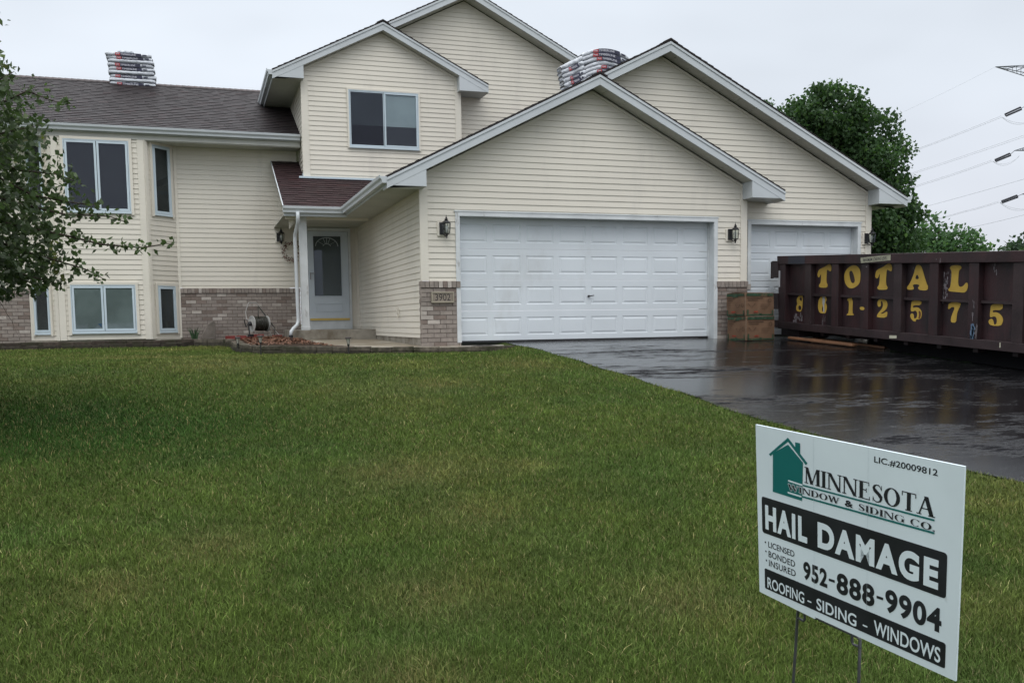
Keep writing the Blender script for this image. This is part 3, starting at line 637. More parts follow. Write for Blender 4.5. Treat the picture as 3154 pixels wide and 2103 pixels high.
def flat(x0, x1, y0, y1, z, along='x', st=.1):
    s.box(x0, x1, y0, y1, z, z + .012)
    k = (x0 if along == 'y' else y0) + st
    while k < (x1 if along == 'y' else y1):
        if along == 'y': s.box(k - .006, k + .006, y0, y1, z - .005, z + .002)
        else: s.box(x0, x1, k - .006, k + .006, z - .005, z + .002)
        k += st
s.cut(); s.cut(); flat(XE + .03, -.004, -.06, 4.1, ZS + .002, 'x'); s.cut(); flat(PX0 + .03, -.004, 4.1, YW - .01, ZS + .002, 'x')
s.cut(); s.box(-12, XU - .03, YG + .06, YG + .085, 4.27, 4.40); s.box(-12, XU - .03, YG + .02, YG + .06, 4.39, 4.40); s.cut(); s.cut(); flat(-12, XU - .02, YG + .03, YW - .004, 4.29, 'y'); s.cut(); s.cut(); flat(XEU + .03, XU - .004, yf + .03, 12, 5.625, 'x'); s.cut(); flat(W2 + .004, W2 + .6, .0, 7, ZS, 'x')  # leading boxes: lower wing fascia, soffit colour stands in for shade under gutter
s.build('soffit', 'soffit', H)
s = MB()
def gutter(p0, p1, n_, zt):
    """K-style gutter from p0 to p1 (xy), n_ = outward"""
    pr = [(0.0, -.125), (.075, -.125), (.082, -.08), (.112, -.045), (.118, 0), (.104, 0), (.102, -.02), (0.0, -.02)]
    P = [(p0[0] + n_[0] * a, p0[1] + n_[1] * a, zt + b_) for a, b_ in pr]; s.prism(P, (p1[0] - p0[0], p1[1] - p0[1], 0))
s.cut(); gutter((-12, YG + .02), (XU - .03, YG + .02), (0, -1), ZG + .02)
s.cut(); gutter((XE, -.35), (XE, PY0 - .0), (-1, 0), ZE + .01); s.cut(); gutter((PX0, PY0 + .012), (XE - .0, PY0 + .012), (0, -1), PZ0 + .0)
s.cut(); gutter((XEU, yf), (XEU, 13), (-1, 0), ZEU + .01); s.cut(); gutter((W2 + .611, -.11), (W2 + .611, 7), (1, 0), ZE + .01)
s.build('gutter', 'white', H, bevel=.002)
# flashing under the dormer wall
s = MB(); zfl = PZ0 + (YD - PY0) * (PZ1 - PZ0) / (PY1 - PY0)
s.box(XU - .12, 1.6, YD - .10, YD - .02, zfl - .02, zfl + .022); s.box(XU - .03, XU - .012, YD, YW, zfl + .02, zfl + .1)
s.build('flashing', 'sash', H)
# porch post, downspout -------------------------------------------------------
s = MB(); s.box(-1.54, -1.385, 4.40, 4.55, .222, ZS); s.box(-1.55, -1.375, 4.39, 4.56, .222, .30); s.build('porch_post', 'jamb', H, bevel=.006)
s = MB(); s.box(-1.8, -.1, 4.42, 4.52, ZS - .05, ZS); s.prism([(-1.72, 4.6, ZS - .05), (-1.56, 4.6, ZS - .05), (-1.72, 4.6, ZS - .24)], (0, .05, 0)); s.build('porch_beam', 'trim', H)
s = MB(); DP = [(-1.60, 4.0, 2.60), (-1.60, 4.0, 2.46), (-1.60, 4.06, 2.38), (-1.635, 4.3, 2.18), (-1.64, 4.32, 2.10), (-1.625, 4.33, .46), (-1.63, 4.32, .40), (-1.66, 4.28, .33), (-1.74, 4.22, .26), (-1.79, 4.17, .20), (-1.80, 4.15, .12)]
s.tube(DP, .037, 10); o = s.build('downspout', 'white', H, smooth=True)
s = MB(); s.lathe((-1.80, 4.15, -.02), [(.085, 0), (.085, .05), (.045, .10), (.045, .15)], 12); s.build('downspout_boot', 'blackplastic', o)
# doorstep
s = MB(); s.box(-1.724, -.002, 4.388, 6.6, -.06, .222); s.build('doorstep', 'concrete', H, bevel=.012)
# windows ---------------------------------------------------------------------
def window(O, U, Nn, s0, s1, z0, z1, n=2, kind='casement', blind=None, tag_=None, cw=.055):
    O, U, Nn = Vector(O), Vector(U).normalized(), Vector(Nn).normalized(); Z = Vector((0, 0, 1))
    def bx(mb, a, b_, c, d_, h0, h1): mb.obox(O + U * a + Z * c + Nn * h0, U * (b_ - a), Z * (d_ - c), Nn * (h1 - h0))
    c = MB()
    bx(c, s0 - cw, s0, z0 - cw, z1 + cw, .005, .05); bx(c, s1, s1 + cw, z0 - cw, z1 + cw, .005, .05); bx(c, s0, s1, z1, z1 + cw, .005, .05)
    wo = c.build('window', 'trim', H)
    if tag_: wo['label'] = tag_
    f = MB(); fw_ = .022
    bx(f, s0, s1, z0 - .03, z0 + fw_, .006, .062); bx(f, s0, s1, z1 - fw_, z1, .006, .046); bx(f, s0, s0 + fw_, z0 + fw_, z1 - fw_, .006, .046); bx(f, s1 - fw_, s1, z0 + fw_, z1 - fw_, .006, .046)
    wd = (s1 - s0 - 2 * fw_) / n; pg = MB(); bk = MB()
    for i in range(n):
        a = s0 + fw_ + i * wd; b_ = a + wd; g_ = .006; sw = .042 if kind == 'casement' else .03
        if kind == 'slider' and i == 0: sw = .016
        hh = .052 if kind == 'casement' else (.042 if i == 0 else .054)
        a += g_; b_ -= g_
        bx(f, a, b_, z0 + fw_ + g_, z0 + fw_ + g_ + sw, .02, hh); bx(f, a, b_, z1 - fw_ - g_ - sw, z1 - fw_ - g_, .02, hh)
        bx(f, a, a + sw, z0 + fw_ + g_ + sw, z1 - fw_ - g_ - sw, .02, hh); bx(f, b_ - sw, b_, z0 + fw_ + g_ + sw, z1 - fw_ - g_ - sw, .02, hh)
        bx(pg, a + sw - .004, b_ - sw + .004, z0 + fw_ + sw, z1 - fw_ - sw, hh - .012, hh - .009)
    f.build('window_frame', 'sash', wo, bevel=.002)
    pg.build('window_pane', 'glass', wo)
    bx(bk, s0 + .01, s1 - .01, z0 + .01, z1 - .01, .0240, .0252); bk.build('room_beyond', 'dim' if n == 1 else 'dark', wo)
    if kind == 'slider':
        sc = MB(); a = s0 + fw_ + .02; bx(sc, a, a + wd - .03, z0 + .05, z1 - .05, .0395, .0402); sc.build('insect_screen', 'screen', wo)
    if blind:
        bl = MB(); zt, zb_, m_ = blind
        if m_ == 'mini':
            z = zb_
            while z < zt: bl.obox(O + U * (s0 + .03) + Z * z + Nn * .0265, U * (s1 - s0 - .06), Z * .0205 + Nn * .004, Nn * .0012 + Z * -.0005); z += .024
            bl.build('blind', mat('mini_blind', (.21, .25, .24), .6, .3, .35, 1.2), wo)
        else:
            bx(bl, s0 + .03, s1 - .03, zb_, zt, .0262, .0275); bl.build('blind', mat('roller_shade', (.25, .30, .315), .8, .2, .12, 2.5), wo)
    return wo
window((0, BY, 0), (1, 0, 0), (0, -1, 0), -6.105, -4.836, 2.76, 4.245, tag_='tall double casement window in the front of the bay, upper floor')
wl = window((0, BY, 0), (1, 0, 0), (0, -1, 0), -6.108, -4.834, .235, 1.235, blind=(1.18, .28, 'mini'), tag_='low double casement window with mini blinds, basement level of the bay')
l_ = math.hypot(BR - BX1, YW - BY); Ur = Vector((BR - BX1, YW - BY, 0)) / l_
window((BX1, BY, 0), Ur, (Ur.y, -Ur.x, 0), .21, .70, 2.76, 4.235, n=1, tag_='narrow upper window on the right side of the bay')
window((BX1, BY, 0), Ur, (Ur.y, -Ur.x, 0), .195, .70, .225, 1.225, n=1, tag_='narrow low window on the right side of the bay')
Ul = Vector((BX0 - BL, BY - YW, 0)).normalized()
window((BL, YW, 0), Ul, (Ul.y, -Ul.x, 0), .09, .60, 2.76, 4.235, n=1, tag_='narrow upper window behind the shrub leaves')
window((BL, YW, 0), Ul, (Ul.y, -Ul.x, 0), .09, .60, .225, 1.225, n=1, tag_='narrow low window on the left side of the bay')
window((0, YD, 0), (1, 0, 0), (0, -1, 0), -.235, 1.345, 4.27, 5.505, kind='slider', blind=(5.48, 4.745, 'roller'), cw=.035, tag_='sliding window with half drawn shade in the upper gable')
# small blue sticker in the low window
s = MB(); s.box(-5.60, -5.47, BY - .050, BY - .049, .40, .415); s.box(-5.585, -5.54, BY - .050, BY - .049, .385, .40); s.box(-5.56, -5.535, BY - .050, BY - .049, .35, .385)
s.build('window_sticker', mat('sticker_blue', (.03, .08, .14), .6, .3), wl)
# garage doors ------------------------------------------------------------------
def garage_door(x0, x1, y, ncol, zt, label):
    s = MB(); rows = 4; hs = zt / rows
    o = None
    Wd = x1 - x0; cw_ = Wd / ncol
    for r in range(rows):
        za, zb_ = r * hs + .004 + (0.02 if r == 0 else 0), (r + 1) * hs - .003
        xs_ = [x0]; zs_ = [za]
        s.box(x0, x1, y + .012, y + .05, za, zb_)
        # flat field between the embossed panels, built as a grid with raised panels
        ph = .31; pz0 = r * hs + (hs - ph) / 2; pz1 = pz0 + ph
        px = []
        for c in range(ncol): m_ = x0 + (c + .5) * cw_; px.append((m_ - .255 * cw_ / .61, m_ + .255 * cw_ / .61))
        s.add([(x0, y, za), (x1, y, za), (x1, y, pz0), (x0, y, pz0)], [(0, 1, 2, 3)]); s.add([(x0, y, pz1), (x1, y, pz1), (x1, y, zb_), (x0, y, zb_)], [(0, 1, 2, 3)])
        s.add([(x0, y, za), (x1, y, za), (x1, y + .012, za), (x0, y + .012, za)], [(0, 1, 2, 3)]); s.add([(x0, y, zb_), (x1, y, zb_), (x1, y + .012, zb_), (x0, y + .012, zb_)], [(0, 1, 2, 3)])
        e_ = [x0] + [v for p in px for v in p] + [x1]
        for i in range(0, len(e_), 2): s.add([(e_[i], y, pz0), (e_[i + 1], y, pz0), (e_[i + 1], y, pz1), (e_[i], y, pz1)], [(0, 1, 2, 3)])
        for a, b_ in px:
            ring = [(0, 0), (.010, .007), (.026, .007), (.052, -.001)]
            for (i0, d0), (i1, d1) in zip(ring, ring[1:]):
                A = [(a + i0, y + d0, pz0 + i0), (b_ - i0, y + d0, pz0 + i0), (b_ - i0, y + d0, pz1 - i0), (a + i0, y + d0, pz1 - i0)]
                B = [(a + i1, y + d1, pz0 + i1), (b_ - i1, y + d1, pz0 + i1), (b_ - i1, y + d1, pz1 - i1), (a + i1, y + d1, pz1 - i1)]
                for k in range(4): s.add([A[k], A[(k + 1) % 4], B[(k + 1) % 4], B[k]], [(0, 1, 2, 3)])
            i1, d1 = ring[-1]; s.add([(a + i1, y + d1, pz0 + i1), (b_ - i1, y + d1, pz0 + i1), (b_ - i1, y + d1, pz1 - i1), (a + i1, y + d1, pz1 - i1)], [(0, 1, 2, 3)])
    o = s.build('garage_door', 'gdoor', H); o['label'] = label
    g_ = MB(); g_.box(x0, x1, y + .0, y + .05, -.005, .022); g_.build('rubber_seal', 'blackplastic', o)
    return o
gd = garage_door(XD0 - .03, XD1 + .03, .19, 8, 2.135, 'wide white double garage door with a small black handle')
s = MB(); s.lathe((3.10, .185, .785), [(.02, 0), (.02, -.02), (.008, -.025), (.008, -.04)], 10, 'y'); s.tube([(3.10, .15, .785), (3.15, .145, .79), (3.19, .145, .795)], .009, 6); s.build('door_handle', 'black', gd)
garage_door(X3 - .03, X3b + .03, Y2 + .16, 4, 2.135, 'narrow white garage door behind the dumpster')
s = MB()
for x0, x1, y, d_ in ((XD0, XD1, 0, .19), (X3, X3b, Y2, .16)):
    s.box(x0 - tr, x0, y - .03, y - .002, -.01 if y else -.0, ZT + tr); s.box(x1, x1 + tr, y - .03, y - .002, -.03, ZT + tr); s.box(x0, x1, y - .03, y - .002, ZT, ZT + tr)
    s.box(x0 - tr, x0, y - .0, y + d_, 0, ZT); s.box(x1, x1 + tr, y - .0, y + d_, -.02, ZT); s.box(x0, x1, y, y + d_, ZT, ZT + tr - .01)
    s.box(x0 - tr - .02, x1 + tr + .02, y - .038, y - .002, ZT + tr - .006, ZT + tr + .018)
    s.box(x0, x0 + .02, y + d_ - .03, y + d_ - .004, 0.02, ZT); s.box(x1 - .02, x1, y + d_ - .03, y + d_ - .004, 0.02, ZT)
s.build('garage_door_frame', 'jamb', H, bevel=.002)
# front door ----------------------------------------------------------------------
YF = 6.485; s = MB(); dx0, dx1 = -1.16, -.235
s.box(dx0 - .06, dx0, YF - .05, YF + .02, .222, 2.53); s.box(dx1, dx1 + .055, YF - .05, YF + .02, .222, 2.53); s.box(dx0, dx1, YF - .05, YF + .02, 2.46, 2.53)
s.box(dx0, dx1, YF - .045, YF + .02, .222, .42)
fr = s.build('door_frame', 'jamb', H, bevel=.003)
s = MB(); gx0, gx1, gz0, gz1 = -1.03, -.405, .985, 2.345
s.box(dx0 + .005, gx0, YF - .06, YF - .02, .42, 2.455); s.box(gx1, dx1 - .005, YF - .06, YF - .02, .42, 2.455); s.box(gx0, gx1, YF - .06, YF - .02, .42, gz0); s.box(gx0, gx1, YF - .06, YF - .02, gz1, 2.455)
for a, b_, c, d_ in ((gx0 - .018, gx1 + .018, gz0 - .02, gz0), (gx0 - .018, gx1 + .018, gz1, gz1 + .018), (gx0 - .018, gx0, gz0, gz1), (gx1, gx1 + .018, gz0, gz1)): s.box(a, b_, YF - .07, YF - .058, c, d_)
for a, b_, c, d_ in ((-1.01, -.40, .80, .815), (-1.01, -.40, .62, .635), (-1.01, -.995, .635, .80), (-.415, -.40, .635, .80)): s.box(a, b_, YF - .068, YF - .058, c, d_)
dr = s.build('front_door', 'door', H, bevel=.003)
s = MB(); s.box(gx0, gx1, YF - .046, YF - .042, gz0, gz1); s.build('door_glass', 'glass', dr)
s = MB(); s.box(dx0, dx1, YF - .005, YF + .01, .42, 2.455); s.build('inner_door', mat('inner_door', (.075, .088, .088), .7, .3), dr)
s = MB()
for q in arc(-.72, 2.12, .26, .20, .245, .185, 0, 180, 16) + arc(-.72, 2.12, .09, .06, .078, .048, 0, 180, 10): s.prism([(a, YF - .03, c) for a, c in q], (0, .01, 0))
for an in (36, 72, 90, 108, 144): s.prism([(-.72 + .08 * math.cos(R(an)) - .005, YF - .03, 2.12 + .05 * math.sin(R(an))), (-.72 + .08 * math.cos(R(an)) + .005, YF - .03, 2.12 + .05 * math.sin(R(an))), (-.72 + .25 * math.cos(R(an)) + .005, YF - .03, 2.12 + .19 * math.sin(R(an))), (-.72 + .25 * math.cos(R(an)) - .005, YF - .03, 2.12 + .19 * math.sin(R(an)))], (0, .01, 0))
s.build('fanlight_bars', 'jamb', dr)
s = MB(); s.box(dx0 + .01, dx1 - .01, YF - .072, YF - .06, .425, .475); s.build('brass_sweep', 'brass', dr)
s = MB(); s.box(-1.125, -1.10, YF - .08, YF - .06, 1.36, 1.52); s.tube([(-1.112, YF - .1, 1.50), (-1.02, YF - .1, 1.50)], .01, 6); s.build('door_handle', 'steel', dr)
# house number plaque and small outlet cover ---------------------------------------
s = MB(); s.box(.14, .535, -.05, -.02, .676, .862); o = s.build('number_plaque', mat('plaque', (.235, .20, .16), .7, .3, .12, 6), H, bevel=.004)
s = MB(); s.box(.14, .535, -.062, -.05, .676, .70); s.box(.14, .535, -.062, -.05, .838, .862); s.box(.14, .164, -.062, -.05, .70, .838); s.box(.511, .535, -.062, -.05, .70, .838); s.build('plaque_rim', mat('plaque_rim', (.29, .26, .20), .7, .3), o, bevel=.004)
s = MB(); put_text(s, '3902', lambda a, b_, h: (a, -.0505 - h, b_), .205, .47, .712, .826, .0, 1.0); s.build('house_number', mat('number_paint', (.035, .03, .028), .6, .3), o)
s = MB(); s.obox((-.032, 1.93, .50), (0, .07, 0), (0, 0, .14), (-.02, 0, 0)); s.tube([(-.04, 1.92, .6), (-.055, 1.90, .50), (-.05, 1.86, .45), (-.045, 1.80, .47), (-.04, 1.79, .60)], .009, 6); s.build('vent_hook', 'trim', H)
# wall lanterns -----------------------------------------------------------------------
def lantern(x, y, z, lab, d_=.14):
    s = MB(); yc = y - d_
    s.box(x - .035 - .06, x - .035 + .03, y - .05, y - .03, z - .10, z + .10)
    s.tube([(x - .03, y - .04, z - .09), (x - .01, y - .08, z - .13), (x, yc, z - .12)], .01, 6)
    s.lathe((x, yc, z), [(.012, -.165), (.02, -.155), (.010, -.14), (.03, -.125), (.018, -.115), (.055, -.095), (.058, -.088)], 6)
    s.lathe((x, yc, z), [(.075, .075), (.078, .082), (.045, .115), (.02, .125), (.034, .135), (.038, .142), (.012, .155), (.02, .165), (.008, .18), (.003, .215)], 6)
    for k in range(6):
        a = 6.28318 * k / 6; s.tube([(x + .056 * math.cos(a), yc + .056 * math.sin(a), z - .09), (x + .074 * math.cos(a), yc + .074 * math.sin(a), z + .078)], .0055, 4)
    o = s.build('wall_lantern', 'black', H); o['label'] = lab
    g_ = MB(); g_.lathe((x, yc, z), [(.052, -.088), (.070, .076)], 6); g_.build('lantern_glass', 'glass2', o)
    b_ = MB(); b_.lathe((x, yc, z), [(.012, -.088), (.012, -.03), (.022, -.01), (.02, .03), (.004, .05)], 8); b_.build('bulb', mat('bulb', (.6, .6, .58), .3), o, smooth=True)
    m_ = MB(); m_.box(x - .13, x + .02, y - .035, y - .004, z - .13, z + .11); m_.build('mounting_block', 'trim', o, bevel=.012)
lantern(.40, 0, 1.915, 'black lantern left of the double garage door'); lantern(5.92, 0, 1.905, 'black lantern between the two garage doors')
lantern(9.18, Y2, 1.90, 'black lantern at the right corner of the house'); lantern(-1.71, YW, 2.34, 'black lantern left of the front door')

# ------------------------------------------------------------------ yard sign
ST = Vector((-2.2964, -13.4158, 0.1016)); S1 = Vector((0.04898, -0.60735, -0.01848)); S2 = Vector((0.05991, 0.0665, -0.44113)); SN = S2.cross(S1).normalized()
if SN.x > 0: SN = -SN
def sp(a, b_, h=0.0): return tuple(ST + S1 * a + S2 * b_ + SN * h)
def spt(a, b_, h): return sp(a, b_, h)
def rrect(a0, a1, b0, b1, r=.012):
    q = []
    for cx_, cy_, st in ((a1 - r, b1 - r * 1.35, 0), (a0 + r, b1 - r * 1.35, 90), (a0 + r, b0 + r * 1.35, 180), (a1 - r, b0 + r * 1.35, 270)):
        for k in range(5): t_ = R(st + k * 22.5); q.append((cx_ + r * math.cos(t_), cy_ + r * 1.35 * math.sin(t_)))
    return q
YS = empty('yard_sign', (ST + S1 * .4 + Vector((0, 0, 0)))[:2] + (-1.0,), 'white plastic yard sign reading hail damage, stuck in the front lawn', 'sign')
s = MB(); n_ = 24; rg = random.Random(3)
s.prism([sp(0, 0), sp(1, 0), sp(1.0, .30, -.0), sp(.997, 1.0), sp(.34, 1.0), sp(.338, 1.012), sp(0, 1.0)], SN * -.004)
MT['coro'] = mat('corrugated_plastic', (.64, .72, .765), .45, .4, .04, 6, dirt=((.36, .41, .43), 14, .66, .82, (1, 1, 1)))
SP = s.build('sign_panel', 'coro', YS)
MT['ink'] = mat('black_print', (.014, .015, .02), .45, .4, .3, 10, dirt=((.16, .18, .19), 26, .72, .80, (1, 1, 1)))
MT['teal'] = mat('teal_print', (.006, .13, .125), .45, .4, .08, 6)
MT['wprint'] = mat('white_print', (.64, .72, .765), .45, .4, .05, 8, dirt=((.10, .11, .12), 60, .70, .76, (1, 1, 1)))
s = MB()
P_ = lambda L_, h=.0006: s.add([sp(a, b_, h) for a, b_ in L_], [tuple(range(len(L_)))])
P_([(.105, .141), (.196, .073), (.279, .153), (.279, .160), (.272, .364), (.100, .361)])
P_([(.081, .151), (.196, .035), (.196, .057), (.090, .160)], .0007); P_([(.196, .035), (.304, .150), (.295, .162), (.196, .057)], .0007)
P_([(.237, .052), (.265, .052), (.264, .110), (.237, .082)], .0008)
P_([(.276, .272), (.895, .267), (.895, .276), (.276, .281)], .0007); P_([(.270, .335), (.896, .326), (.896, .336), (.270, .345)], .0007)
s.build('sign_emblem', 'teal', SP)
s = MB()
P_([(.194, .268), (.276, .272), (.276, .281), (.194, .277)], .0010); P_([(.191, .335), (.270, .337), (.270, .346), (.191, .344)], .0010)
for dx_, dy_ in ((-.0025, 0), (.0025, 0), (0, .003), (0, -.003)):
    serif(s, 'WINDOW & SIDING CO.', lambda a, b_, h: sp(a + dx_, b_ + dy_, h), .193, .900, .323, .290, .0010, skip=set(range(2, 19)))
s.build('sign_emblem_highlight', 'wprint', SP)
s = MB()
serif(s, 'MINNESOTA', spt, .286, .898, .260, .172)
s.cut(); serif(s, 'WINDOW & SIDING CO.', spt, .193, .900, .323, .290, .0013)
s.cut(); put_text(s, 'LIC.#20009812', spt, .636, .902, .070, .037, .012)
s.cut(); put_text(s, 'LICENSED', spt, .065, .224, .700, .664, .008); s.cut(); put_text(s, 'BONDED', spt, .066, .227, .758, .720, .008, 1.05); s.cut(); put_text(s, 'INSURED', spt, .067, .230, .813, .774, .008, 1.05)
for a, b_ in ((.047, .676), (.049, .730), (.051, .785)): s.cut(); s.add([sp(a + .0045 * math.cos(k * .785), b_ + .006 * math.sin(k * .785), .0006) for k in range(8)], [tuple(range(8))])
s.cut(); put_text(s, '952', spt, .275, .408, .806, .700, .035, 1.10); s.cut(); put_text(s, '888', spt, .457, .645, .806, .690, .035, 1.10); s.cut(); put_text(s, '9904', spt, .695, .935, .800, .678, .035, 1.10)
s.cut(); P_([(.416, .744), (.447, .742), (.447, .756), (.416, .758)]); s.cut(); P_([(.655, .735), (.685, .733), (.685, .747), (.655, .749)])
s.build('sign_lettering', 'ink', SP)
s = MB()
P_(rrect(.029, .949, .407, .622)); s.cut(); P_(rrect(.038, .955, .836, .961, .008)); s.build('sign_banner', 'ink', SP)
s = MB()
put_text(s, 'HAIL', spt, .051, .300, .594, .450, .050, 1.22, .0012); s.cut(); put_text(s, 'DAMAGE', spt, .358, .918, .594, .450, .050, 1.22, .0012); s.cut()
put_text(s, 'ROOFING', spt, .056, .280, .950, .883, .016, 1.02, .0012); s.cut(); put_text(s, 'SIDING', spt, .350, .560, .950, .882, .016, 1.02, .0012); s.cut(); put_text(s, 'WINDOWS', spt, .645, .936, .945, .868, .016, 1.02, .0012)
for a in (.299, .592): s.cut(); P_([(a, .918), (a + .022, .918), (a + .022, .926), (a, .926)], .0012)
s.build('banner_lettering', 'wprint', SP)
s = MB()
for a in (.338, .61):
    for b0, b1 in ((.0, .40), (.63, .83)): P_([(a - .0004, b0), (a + .0004, b0), (a + .0004, b1), (a - .0006, b1)], .0014)
s.build('fold_line', mat('fold', (.46, .52, .56), .6), SP)
s = MB(); B_ = SN * -.006
w1 = [ST + S1 * a + S2 * b_ + B_ for a, b_ in ((.228, 1.02), (.24, 1.012), (.55, 1.012), (.566, 1.02))]
def gz(p): return Vector((p[0], p[1], -1.12))
la = ST + S1 * .212 + S2 * 1.25 + B_; lb = ST + S1 * .562 + S2 * 1.25 + B_
s.tube([gz(ST + S1 * .15 + B_), la, w1[0], w1[1], w1[2], w1[3], lb, gz(ST + S1 * .545 + B_)], .0036, 8)
for a, sg in ((.228, 1), (.566, -1)):
    q = [ST + S1 * (a - .004 * sg) + S2 * 1.062 + B_, ST + S1 * (a + .034 * sg) + S2 * 1.065 + B_, ST + S1 * (a + .040 * sg) + S2 * 1.055 + B_, ST + S1 * (a + .040 * sg) + S2 * .80 + B_]
    s.tube(q, .0032, 8)
s.build('wire_stake', mat('stake_wire', (.04, .042, .045), .45, .5, .2, 30), YS, smooth=True)

# ------------------------------------------------------------------ dumpster
DB = empty('dumpster', (8.1, -3.2, -.24), 'maroon roll off dumpster with yellow painted TOTAL lettering, parked on the wet driveway', 'dumpster')
MT['dmp'] = mat('maroon_paint', (.033, .0145, .016), .5, .35, .3, 2.2, bump=.25, bs=25, dirt=((.015, .011, .0125), 3.2, .42, .66, (1, 1, .35)))
MT['dmp2'] = mat('maroon_paint_worn', (.027, .017, .018), .55, .35, .35, 3.5, bump=.3, bs=30, dirt=((.06, .05, .053), 5.0, .64, .76, (1, 1, .22)))
MT['yellow'] = mat('yellow_letter_paint', (.47, .31, .055), .55, .3, .1, 6, dirt=((.30, .17, .04), 22, .66, .74, (1, 1, 1)))
DX = 6.9; TILT = .0560
zt = lambda y: 1.512 + TILT * (y + .10); zb = lambda y: .149 + .0565 * (y + .10)
YA, YB = -.10, -6.85
def yq(mb, x0, x1, ya, yb_, f0, f1, col=None):      # box that follows the dumpster's tilt; f0, f1 give z of bottom and top at y
    mb.add([(x0, ya, f0(ya)), (x1, ya, f0(ya)), (x1, yb_, f0(yb_)), (x0, yb_, f0(yb_)), (x0, ya, f1(ya)), (x1, ya, f1(ya)), (x1, yb_, f1(yb_)), (x0, yb_, f1(yb_))],
           [(0, 1, 2, 3), (4, 7, 6, 5), (0, 4, 5, 1), (1, 5, 6, 2), (2, 6, 7, 3), (3, 7, 4, 0)], col)
up_ = lambda f, d_: (lambda y: f(y) + d_)
s = MB(); yq(s, 7.0, 7.02, YA, YB, up_(zb, .1), up_(zt, -.05)); yq(s, 9.2, 9.22, YA, YB, up_(zb, .1), up_(zt, -.05)); s.build('side_panel', 'dmp', DB)
s = MB(); yq(s, 6.99, 9.23, YA - .02, YB, up_(zb, .05), up_(zb, .12)); s.build('floor', 'dmp2', DB)
s = MB(); yq(s, 7.02, 9.2, YB, YB + .03, up_(zb, .1), up_(zt, -.05)); s.build('front_panel', 'dmp', DB)
s = MB(); yq(s, DX - .02, 7.06, YA + .04, YB - .02, up_(zt, -.155), zt); yq(s, 9.16, 9.3, YA + .04, YB - .02, up_(zt, -.155), zt); yq(s, 7.06, 9.16, YB - .02, YB + .08, up_(zt, -.15), zt); s.build('top_rail', 'dmp', DB, bevel=.008)
s = MB(); yq(s, DX - .01, 7.05, YA, YB, zb, up_(zb, .13)); yq(s, 9.2, 9.3, YA, YB, zb, up_(zb, .13)); s.build('bottom_rail', 'dmp2', DB, bevel=.006)
s = MB(); s.add([], []); 
for i in range(8):
    ya = -1.075 - .765 * (i - 1) - .0 if i else -.31
    yb_ = (-.895 - .765 * i)
    if ya < YB: break
    yq(s, DX + .045, 7.0, ya, max(yb_, YB), (lambda y: .750 + TILT * (y + 1.1) - .018), (lambda y: .750 + TILT * (y + 1.1) + .018))
s.build('middle_rail', 'dmp2', DB)
rib0 = None
for i in range(8):
    y0 = -.895 - .765 * i
    if y0 - .18 < YB: break
    s = MB(); yq(s, DX, 7.0, y0, y0 - .178, up_(zb, .13), up_(zt, -.155)); s.build('rib', 'dmp' if i % 3 else 'dmp2', DB, bevel=.006)
s = MB(); yq(s, DX - .005, 7.05, YA, YA - .21, up_(zb, .13), up_(zt, -.155)); s.build('end_post', 'dmp', DB, bevel=.006)
s = MB(); yq(s, 6.99, 9.24, YA + .10, YA + .04, up_(zb, .06), up_(zt, -.04))
for k in range(3):
    zz = .30 + k * .38; yq(s, 7.0, 9.2, YA + .16, YA + .10, lambda y: zb(y) + zz, lambda y: zb(y) + zz + .09)
s.build('end_door', 'dmp', DB, bevel=.005)
for zz, h_ in ((.95, .32), (.36, .30), (.02, .13)):
    s = MB(); yq(s, DX - .03, 7.03, YA + .19, YA + .0, up_(zb, zz), up_(zb, zz + h_)); s.lathe((DX - .0, YA + .22, zb(YA) + zz), [(.03, 0), (.03, h_)], 10); s.build('door_hinge', 'dmp2', DB, bevel=.004)
s = MB(); s.box(DX - .012, DX - .004, YA - .045, YA - .005, .93, 1.235); s.build('white_strip', mat('strip', (.45, .46, .48), .5), DB)
for y0 in (-.62, -5.9):
    s = MB()
    s.lathe((7.35, y0, float(drive_z(7, y0)) + .105), [(.1, 0), (.105, .02), (.105, .22), (.1, .24)], 18, 'x'); s.lathe((8.6, y0, float(drive_z(7, y0)) + .105), [(.1, 0), (.105, .02), (.105, .22), (.1, .24)], 18, 'x')
    s.build('roller', 'black', DB, smooth=False)
s = MB(); yq(s, 7.45, 7.62, YA - .6, YB, up_(zb, -.09), up_(zb, .06)); yq(s, 8.55, 8.72, YA - .6, YB, up_(zb, -.09), up_(zb, .06))
yq(s, 7.0, 7.45, YA + .05, YA - .5, up_(zb, -.13), zb); s.build('skid_beam', 'dmp2', DB)
for k in range(9):
    y0 = -.5 - .70 * k; s = MB(); yq(s, 7.03, 9.2, y0, y0 - .09, up_(zb, -.07), up_(zb, .05)); s.build('cross_member', 'dmp2', DB)
for x in (7.16, 8.95):  # added black slabs, painted shade filling the gap under the body
    s = MB(); s.add([(x, -2.9, float(drive_z(7, -2.9)) + .005), (x + .08, -2.9, float(drive_z(7, -2.9)) + .005), (x + .08, YB, float(drive_z(7, YB)) + .005), (x, YB, float(drive_z(7, YB)) + .005), (x, -2.3, zb(-2.3)), (x + .08, -2.3, zb(-2.3)), (x + .08, YB, zb(YB) + .02), (x, YB, zb(YB) + .02)], [(0, 3, 2, 1), (4, 5, 6, 7), (0, 1, 5, 4), (1, 2, 6, 5), (2, 3, 7, 6), (3, 0, 4, 7)]); s.build('under_shade', mat('under_shade_black', (.006, .006, .007), .9, .1), DB)
